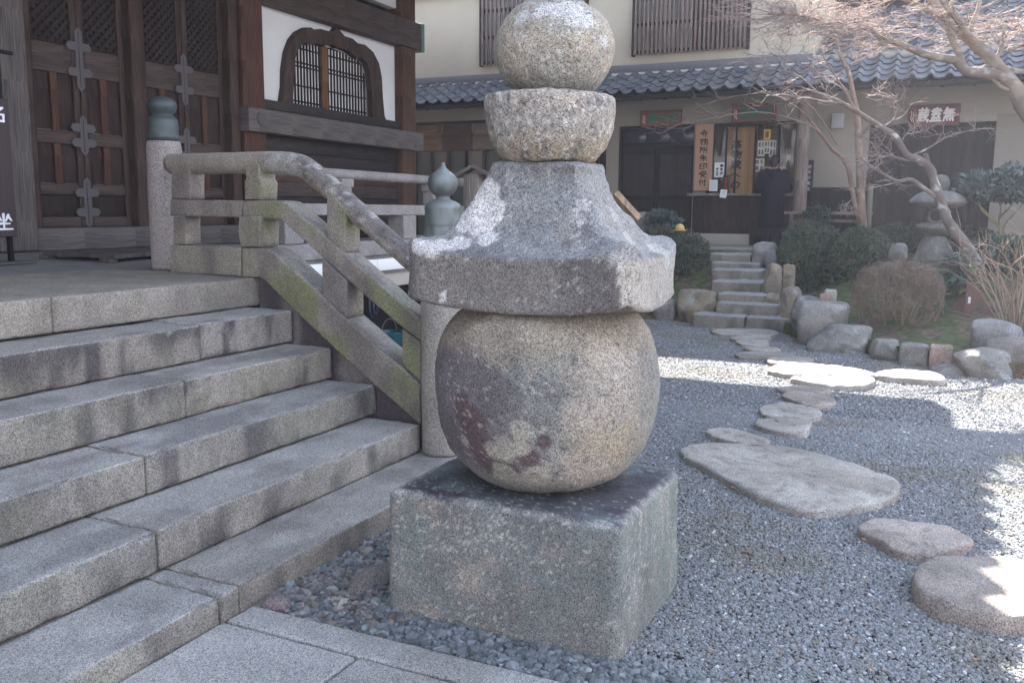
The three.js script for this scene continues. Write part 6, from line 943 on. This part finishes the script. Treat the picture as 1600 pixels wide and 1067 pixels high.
{ // evergreen behind the office roof, mostly above the picture
  const t = thing('evergreen_tree', 'dark evergreen tree rising behind the tiled roof at the top right corner', 'tree', [24.5, 0, 0.6]), mb = new MB(); mb.tube(spline([[24.5, -0.1, 0.6], [24.4, 3, 0.3], [24.5, 6, -0.4], [24.5, 9, -1.2]], 30), (u) => lerp(0.32, 0.14, u), 12, 0.2); put('trunk', paint(mb.geo(), [0.16, 0.13, 0.11], [0.1, 0.085, 0.075]), barkMat, t);
  crown(t, V(24.6, 9.6, -1.4), V(3, 3.1, 3.6), 16000, 0.3, [[0.025, 0.04, 0.025], [0.05, 0.075, 0.045]], 35, { shell: 0.6, lump: 0.35, coreCol: [0.012, 0.018, 0.012] }); crown(t, V(24.3, 6.2, 2.0), V(2.2, 1.5, 2.0), 6000, 0.26, [[0.025, 0.04, 0.025], [0.05, 0.07, 0.045]], 36, { shell: 0.6, lump: 0.35, core: false });
}
{ const r = rng(123), L = []; for (let i = 0; i < 170; i++) { const far = r() < 0.6, x = far ? 8.8 + 1.6 * r() : 3 + 6 * r(), z = far ? -0.6 + 1.6 * r() : -2 + 2.6 * r(); L.push([V(x, 0.004, z), V(r() - 0.5, 0.12 * r(), r() - 0.5), V(0, 1, 0), 0.022 + 0.022 * r(), r() < 0.5 ? [0.24, 0.13, 0.07] : [0.2, 0.15, 0.09]]); } const g = new THREE.Group(); g.name = 'fallen_leaves'; g.userData.kind = 'stuff'; tag(g, 'small dry brown leaves scattered over the gravel', 'leaves'); scene.add(g); leaves(g, L, dryMat, 'dry_leaves'); }
/* ---------- lantern, bench, small things ---------- */
{
  const X = 14.3, a = on('x', X, 1465, 335), h = (py) => hOn(X, a.z, py), k = 1 / pxm(X, 1.5, a.z), t = thing('stone_lantern', 'rustic stone lantern with mushroom cap and round light opening behind the leaning tree', 'stone lantern', [X, 0.55, a.z]);
  const col = (x, y, z, nx, ny) => { const q = 0.8 + 0.4 * fbm(x * 7, y * 7, z * 7, 5); let c = mix3([0.36, 0.36, 0.35], [0.26, 0.27, 0.26], sstep(0.4, 0.6, fbm(x * 4, y * 4, z * 4, 4))); return mix3(c, [0.6, 0.6, 0.58], sstep(0.6, 0.68, fbm(x * 11, y * 11, z * 11, 3)) * 0.7).map((v) => v * q * 1.1); };
  const L = (n, prof, z = a.z, seg = 40) => { const pr = []; prof.forEach((p, i) => { if (i) for (let j = 1; j <= 3; j++) pr.push([lerp(prof[i - 1][0], p[0], j / 3), lerp(prof[i - 1][1], p[1], j / 3)]); else pr.push(p); }); return put(n, weather(lathe(pr, X, z, seg), (x, y, zz) => 0.022 * (fbm(x * 4, y * 4, zz * 4, 3) - 0.5) * 2, col), M.rock, t); };
  L('jewel', [[0.01, h(300)], [0.09, h(299)], [12.5 * k, h(291)], [13 * k, h(286)], [11 * k, h(279)], [6 * k, h(275)], [0.01, h(274)]], a.z + 1.5 * k);
  L('cap', [[0.01, h(326)], [26 * k, h(325)], [38 * k, h(321)], [42 * k, h(316)], [40 * k, h(311)], [32 * k, h(304)], [20 * k, h(299)], [0.01, h(297)]], a.z - 1 * k);
  L('light_box', [[0.01, h(349)], [16 * k, h(349)], [18 * k, h(342)], [18 * k, h(330)], [15 * k, h(325)], [0.01, h(324)]], a.z + 2 * k);
  { const g = new THREE.TorusGeometry(10 * k, 2.6 * k, 10, 28); g.rotateY(-Math.PI / 2); g.translate(X - 17 * k, h(337), a.z - 1 * k); put('opening_ring', weather(g, null, col), M.rock, t); const d = new THREE.CylinderGeometry(8.6 * k, 8.6 * k, 0.04, 24); d.rotateZ(Math.PI / 2); d.translate(X - 17.2 * k, h(337), a.z - 1 * k); put('opening', d, M.void, t); }
  L('platform', [[0.01, h(368)], [18 * k, h(367)], [27 * k, h(361)], [31 * k, h(355)], [29 * k, h(350)], [18 * k, h(347.5)], [0.01, h(347)]], a.z + 1 * k);
  L('foot', [[0.01, h(420)], [34 * k, h(419)], [31 * k, h(405)], [24 * k, h(385)], [15 * k, h(368)], [0.01, h(366)]], a.z - 1 * k);
}
{
  const X = 16.2, A = on('x', X, 1228, 331), B = on('x', X, 1364, 331), t = thing('wooden_bench', 'low plank bench along the wall right of the round post', 'bench', [X, 0.95, (A.z + B.z) / 2]), y = A.y;
  put('seat', bx(X - 0.16, X + 0.16, y - 0.04, y + 0.01, A.z, B.z), M.postWood, t); put('stretcher', bx(X - 0.03, X + 0.03, y - 0.17, y - 0.12, A.z + 0.1, B.z - 0.1), M.postWood, t);
  for (const z of [A.z + 0.12, B.z - 0.12]) for (const s of [-0.12, 0.12]) put('leg', bx(X + s - 0.03, X + s + 0.03, 0.95, y - 0.041, z - 0.03, z + 0.03), M.greyWood, t);
}
{
  const X = 14.9, b = on('x', X, 1356, 372), g = new THREE.CylinderGeometry(0.04, 0.045, hOn(X, b.z, 290) - 0.8, 14, 6); g.translate(X, (hOn(X, b.z, 290) + 0.8) / 2, b.z); solo('support_stake', weather(g, null, (x, y, z) => mix3([0.12, 0.13, 0.09], [0.2, 0.19, 0.14], fbm(x * 9, y * 4, z * 9, 3))), std({ vertexColors: true }), 'dark upright wooden stake just right of the slender tree trunk', 'stake', [X, 0.8, b.z]);
}
{ // yellow cap-like thing on the shrub, pale plank, rusty iron pieces
  const p = on('x', 13.85, 1063, 355), t = thing('yellow_ornament', 'small yellow domed object sitting on the round shrub', 'ornament', [p.x, p.y - 0.05, p.z]); const ye = std({ color: lin(0.55, 0.4, 0.14), roughness: 0.8 });
  put('dome', weather(lathe([[0.01, p.y - 0.045], [0.075, p.y - 0.045], [0.07, p.y + 0.0], [0.05, p.y + 0.04], [0.01, p.y + 0.055]], p.x, p.z, 18), rough(0.008, 20)), ye, t); put('brim', lathe([[0.01, p.y - 0.05], [0.1, p.y - 0.06], [0.095, p.y - 0.04], [0.01, p.y - 0.035]], p.x, p.z, 18), ye, t);
  const d = 8.6, a = at(966, 310, d), b = at(996, 343, d), g = rbox(-0.17, 0.17, -0.035, 0.035, -0.05, 0.05, 0.008), q = new THREE.Quaternion().setFromUnitVectors(V(1, 0, 0), b.clone().sub(a).normalize()); g.applyQuaternion(q); const m = b.clone().addScaledVector(b.clone().sub(a).normalize(), -0.16); g.translate(m.x, m.y, m.z);
  const pl = thing('leaning_plank', 'pale wooden plank end showing behind the right slope of the pagoda roof', 'plank', [m.x, 0, m.z]); put('plank', boxUV(g), M.paleWood, pl); put('trestle', bx(m.x - 0.04, m.x + 0.04, 0, m.y - 0.05, m.z - 0.3, m.z - 0.22), M.greyWood, pl);
}
{
  const X = 11.8, rust = std({ vertexColors: true, roughness: 0.85 }), c = on('x', X, 1524, 480), t = thing('rusty_iron_plates', 'rust-red bent iron plates with a white tag leaning by the leaning trunk', 'scrap iron', [X, bedH(X, c.z), c.z]), rc = (x, y, z) => mix3([0.17, 0.075, 0.065], [0.09, 0.05, 0.05], fbm(x * 9, y * 9, z * 9, 4));
  const plate = (pts, dx, k) => { const P = pts.map(([x, y]) => on('x', X + dx, x, y)); return put('plate', weather(prism(P.map((p) => [p.z, p.y]), (z) => X + dx + k * (z - c.z), 0.014, 0.003, 0.12), (x, y, z) => 0.01 * (fbm(x * 6, y * 6, z * 6, 2) - 0.5), rc), rust, t); };
  plate([[1512, 437], [1524, 445], [1535, 454], [1540, 465], [1535, 476], [1521, 486], [1506, 492], [1509, 470]], 0, 0.35); plate([[1486, 484], [1499, 467], [1512, 465], [1508, 484]], 0.05, -0.3); plate([[1532, 500], [1538, 477], [1558, 480], [1569, 491], [1548, 505]], -0.12, 0.3);
  const mb = new MB(); mb.tube([on('x', X - 0.1, 1490, 486), on('x', X - 0.15, 1515, 494), on('x', X - 0.2, 1540, 503)], () => 0.014, 8); put('rod', paint(mb.geo(), [0.09, 0.06, 0.055], [0.13, 0.08, 0.07]), rust, t);
  const T = on('x', X - 0.03, 1513, 474), U = on('x', X - 0.03, 1518, 464); put('tag', bx(X - 0.035, X - 0.028, T.y, U.y, T.z, U.z, 0.001), M.white, t);
}

/* ---------- people ---------- */
{ // customer in a long dark coat, back to the camera, at the counter
  const X = 16.3, z0 = on('x', X, 1206, 330).z, H = hOn(X, z0, 242.5) - 0.95, s = H / 1.6, Y = 0.95;
  const t = thing('person', 'person in long dark navy coat with fur-trimmed hood standing at the counter, seen from behind', 'person', [X, Y, z0]);
  const L = (f, y, r) => V(X + f * s, Y + y * s, z0 + r * s);           // forward, up, to the right
  const bone = (a, b, r0, r1) => { const A = L(...a), B = L(...b); return (p) => cap(p, A, B, r0 * s, r1 * s); };
  const join = (list, k = 0.04) => (x, y, z) => { const p = V(x, y, z); let d = 1e9; for (const f of list) d = d > 1e8 ? f(p) : smin(d, f(p), k * s); return d; };
  const arms = (g) => [-1, 1].flatMap((e) => [bone([0.0, 1.28, 0.17 * e], [0.06, 1.03, 0.25 * e], 0.06 + g, 0.048 + g), bone([0.06, 1.03, 0.25 * e], [0.3, 0.99, 0.14 * e], 0.048 + g, 0.036 + g)]);
  const legs = [-1, 1].flatMap((e) => [bone([0, 0.8, 0.08 * e], [0.02, 0.44, 0.085 * e], 0.085, 0.055), bone([0.02, 0.44, 0.085 * e], [-0.02, 0.07, 0.09 * e], 0.05, 0.036), bone([-0.04, 0.045, 0.09 * e], [0.13, 0.03, 0.1 * e], 0.04, 0.03)]);
  const hands = [-1, 1].flatMap((e) => [bone([0.3, 0.985, 0.14 * e], [0.37, 0.975, 0.12 * e], 0.034, 0.03), ...[0, 1, 2, 3].map((k) => bone([0.37, 0.978, (0.1 + 0.015 * k) * e], [0.435 - Math.abs(k - 1.4) * 0.008, 0.955, (0.1 + 0.016 * k) * e], 0.009, 0.007)), bone([0.33, 0.97, 0.105 * e], [0.375, 0.955, 0.075 * e], 0.012, 0.008)]);
  put('body', sdf(join([bone([0, 0.85, 0], [0.02, 1.25, 0], 0.13, 0.13), bone([0.02, 1.3, 0], [0.04, 1.42, 0], 0.05, 0.05), bone([0.045, 1.46, 0], [0.06, 1.515, 0], 0.08, 0.078), bone([0.13, 1.455, 0], [0.14, 1.47, 0], 0.018, 0.014), ...arms(0), ...legs, ...hands], 0.025), L(0.05, 0.8, 0), 0.95 * s, 110), M.skin, t);
  const skirt = (p) => { const y = (p.y - Y) / s, f = (p.x - X) / s - 0.01, r = (p.z - z0) / s; const k = clamp((1.2 - y) / 0.86, 0, 1), a = Math.atan2(r, f), w = 0.19 + 0.035 * k + 0.012 * Math.sin(a * 7 + y * 3) * k, dd = Math.hypot(f / 0.72, r) - w; return Math.max(dd * 0.75, 0.34 - y, y - 1.3) * s; };
  const coat = join([skirt, bone([-0.01, 1.22, -0.12], [-0.01, 1.22, 0.12], 0.105, 0.105), bone([0.0, 1.31, -0.08], [0.0, 1.31, 0.08], 0.07, 0.07), ...arms(0.028)], 0.05);
  put('coat', sdf((x, y, z) => coat(x, y, z) + 0.006 * (fbm(x * 9, y * 6, z * 9, 2) - 0.5), L(0.05, 0.85, 0), 0.8 * s, 100), M.navy, t);
  put('trousers', sdf(join([...legs.map((f) => (p) => f(p) - 0.022 * s)], 0.03), L(0.03, 0.4, 0), 0.5 * s, 56), M.trousers, t);
  const hood = join([bone([-0.07, 1.335, -0.1], [-0.1, 1.29, 0], 0.045, 0.055), bone([-0.1, 1.29, 0], [-0.07, 1.335, 0.1], 0.055, 0.045), bone([-0.1, 1.27, 0], [-0.12, 1.18, 0], 0.06, 0.03)], 0.05); put('hood', sdf(hood, L(-0.08, 1.28, 0), 0.25 * s, 48), M.navy, t);
  const ring = []; for (let k = 0; k <= 12; k++) { const a = Math.PI * (k / 12), rr = 0.165; ring.push([0.03 - 0.1 * Math.sin(a), 1.37 - 0.035 * Math.sin(a), rr * Math.cos(a)]); } const fl = []; for (let k = 0; k < 12; k++) fl.push(bone(ring[k], ring[k + 1], 0.04, 0.04)); const fur = join(fl, 0.02);
  put('fur_trim', sdf((x, y, z) => fur(x, y, z) + 0.03 * (fbm(x * 45, y * 45, z * 45, 2) - 0.5), L(-0.02, 1.36, 0), 0.26 * s, 72), M.fur, t);
  put('hair', sdf((x, y, z) => join([bone([0.03, 1.5, 0], [0.055, 1.525, 0], 0.094, 0.086), bone([0.0, 1.49, 0], [-0.01, 1.42, 0], 0.07, 0.05)], 0.03)(x, y, z) + 0.008 * (fbm(x * 30, y * 14, z * 30, 2) - 0.5), L(0.03, 1.5, 0), 0.2 * s, 44), M.hair, t);
}
{ // attendant behind the window, only head and shoulders in view
  const X = 17.5, c = on('x', X, 1168, 284), t = thing('person', 'seated attendant in dark clothes looking out from behind the reception window', 'person', [X, 0.95, c.z]), h = c.y;
  const bone = (a, b, r0, r1) => { const A = V(X + a[0], h + a[1], c.z + a[2]), B = V(X + b[0], h + b[1], c.z + b[2]); return (p) => cap(p, A, B, r0, r1); }, join = (l, k) => (x, y, z) => { const p = V(x, y, z); let d = 1e9; for (const f of l) d = d > 1e8 ? f(p) : smin(d, f(p), k); return d; };
  put('body', sdf(join([bone([0.02, 0.04, 0], [0.0, -0.03, 0], 0.088, 0.07), bone([-0.04, -0.06, 0], [-0.05, -0.07, 0], 0.05, 0.045), bone([-0.085, 0.0, 0], [-0.1, -0.02, 0], 0.012, 0.016), bone([0.01, 0, 0.085], [0.015, -0.03, 0.085], 0.014, 0.012), bone([0.01, 0, -0.085], [0.015, -0.03, -0.085], 0.014, 0.012), bone([0.02, -0.1, 0], [0.02, -0.2, 0], 0.05, 0.06), bone([0.02, -0.3, 0], [0.02, -0.8, 0], 0.12, 0.16), bone([0, -0.8, -0.1], [-0.35, -0.9, -0.12], 0.08, 0.06), bone([0, -0.8, 0.1], [-0.35, -0.9, 0.12], 0.08, 0.06)], 0.02), V(X - 0.1, h - 0.42, c.z), 0.6, 100), M.skin, t);
  put('robe', sdf(join([bone([0.02, -0.24, -0.14], [0.02, -0.24, 0.14], 0.085, 0.085), bone([0.02, -0.35, 0], [0.02, -0.85, 0], 0.17, 0.24), bone([0.02, -0.26, 0.17], [-0.08, -0.55, 0.24], 0.07, 0.06), bone([0.02, -0.26, -0.17], [-0.08, -0.55, -0.24], 0.07, 0.06), bone([-0.08, -0.55, 0.24], [-0.26, -0.5, 0.1], 0.055, 0.05), bone([-0.08, -0.55, -0.24], [-0.26, -0.5, -0.1], 0.055, 0.05), bone([0, -0.8, 0], [-0.36, -0.9, 0], 0.17, 0.14)], 0.05), V(X - 0.1, h - 0.6, c.z), 0.55, 72), M.navy, t);
  for (const e of [-1, 1]) { const g = new THREE.SphereGeometry(0.009, 10, 8); g.translate(X - 0.066, h + 0.02, c.z + e * 0.03); put('eye', g, M.void, t); }
  put('mouth', bx(X - 0.082, X - 0.074, h - 0.058, h - 0.052, c.z - 0.022, c.z + 0.022, 0.002), std({ color: lin(0.3, 0.12, 0.1) }), t); put('hair', sdf(join([bone([0.045, 0.06, 0], [0.05, -0.02, 0], 0.088, 0.07)], 0.02), V(X + 0.04, h + 0.03, c.z), 0.14, 32), M.hair, t);
}
renderer.render(scene, camera);
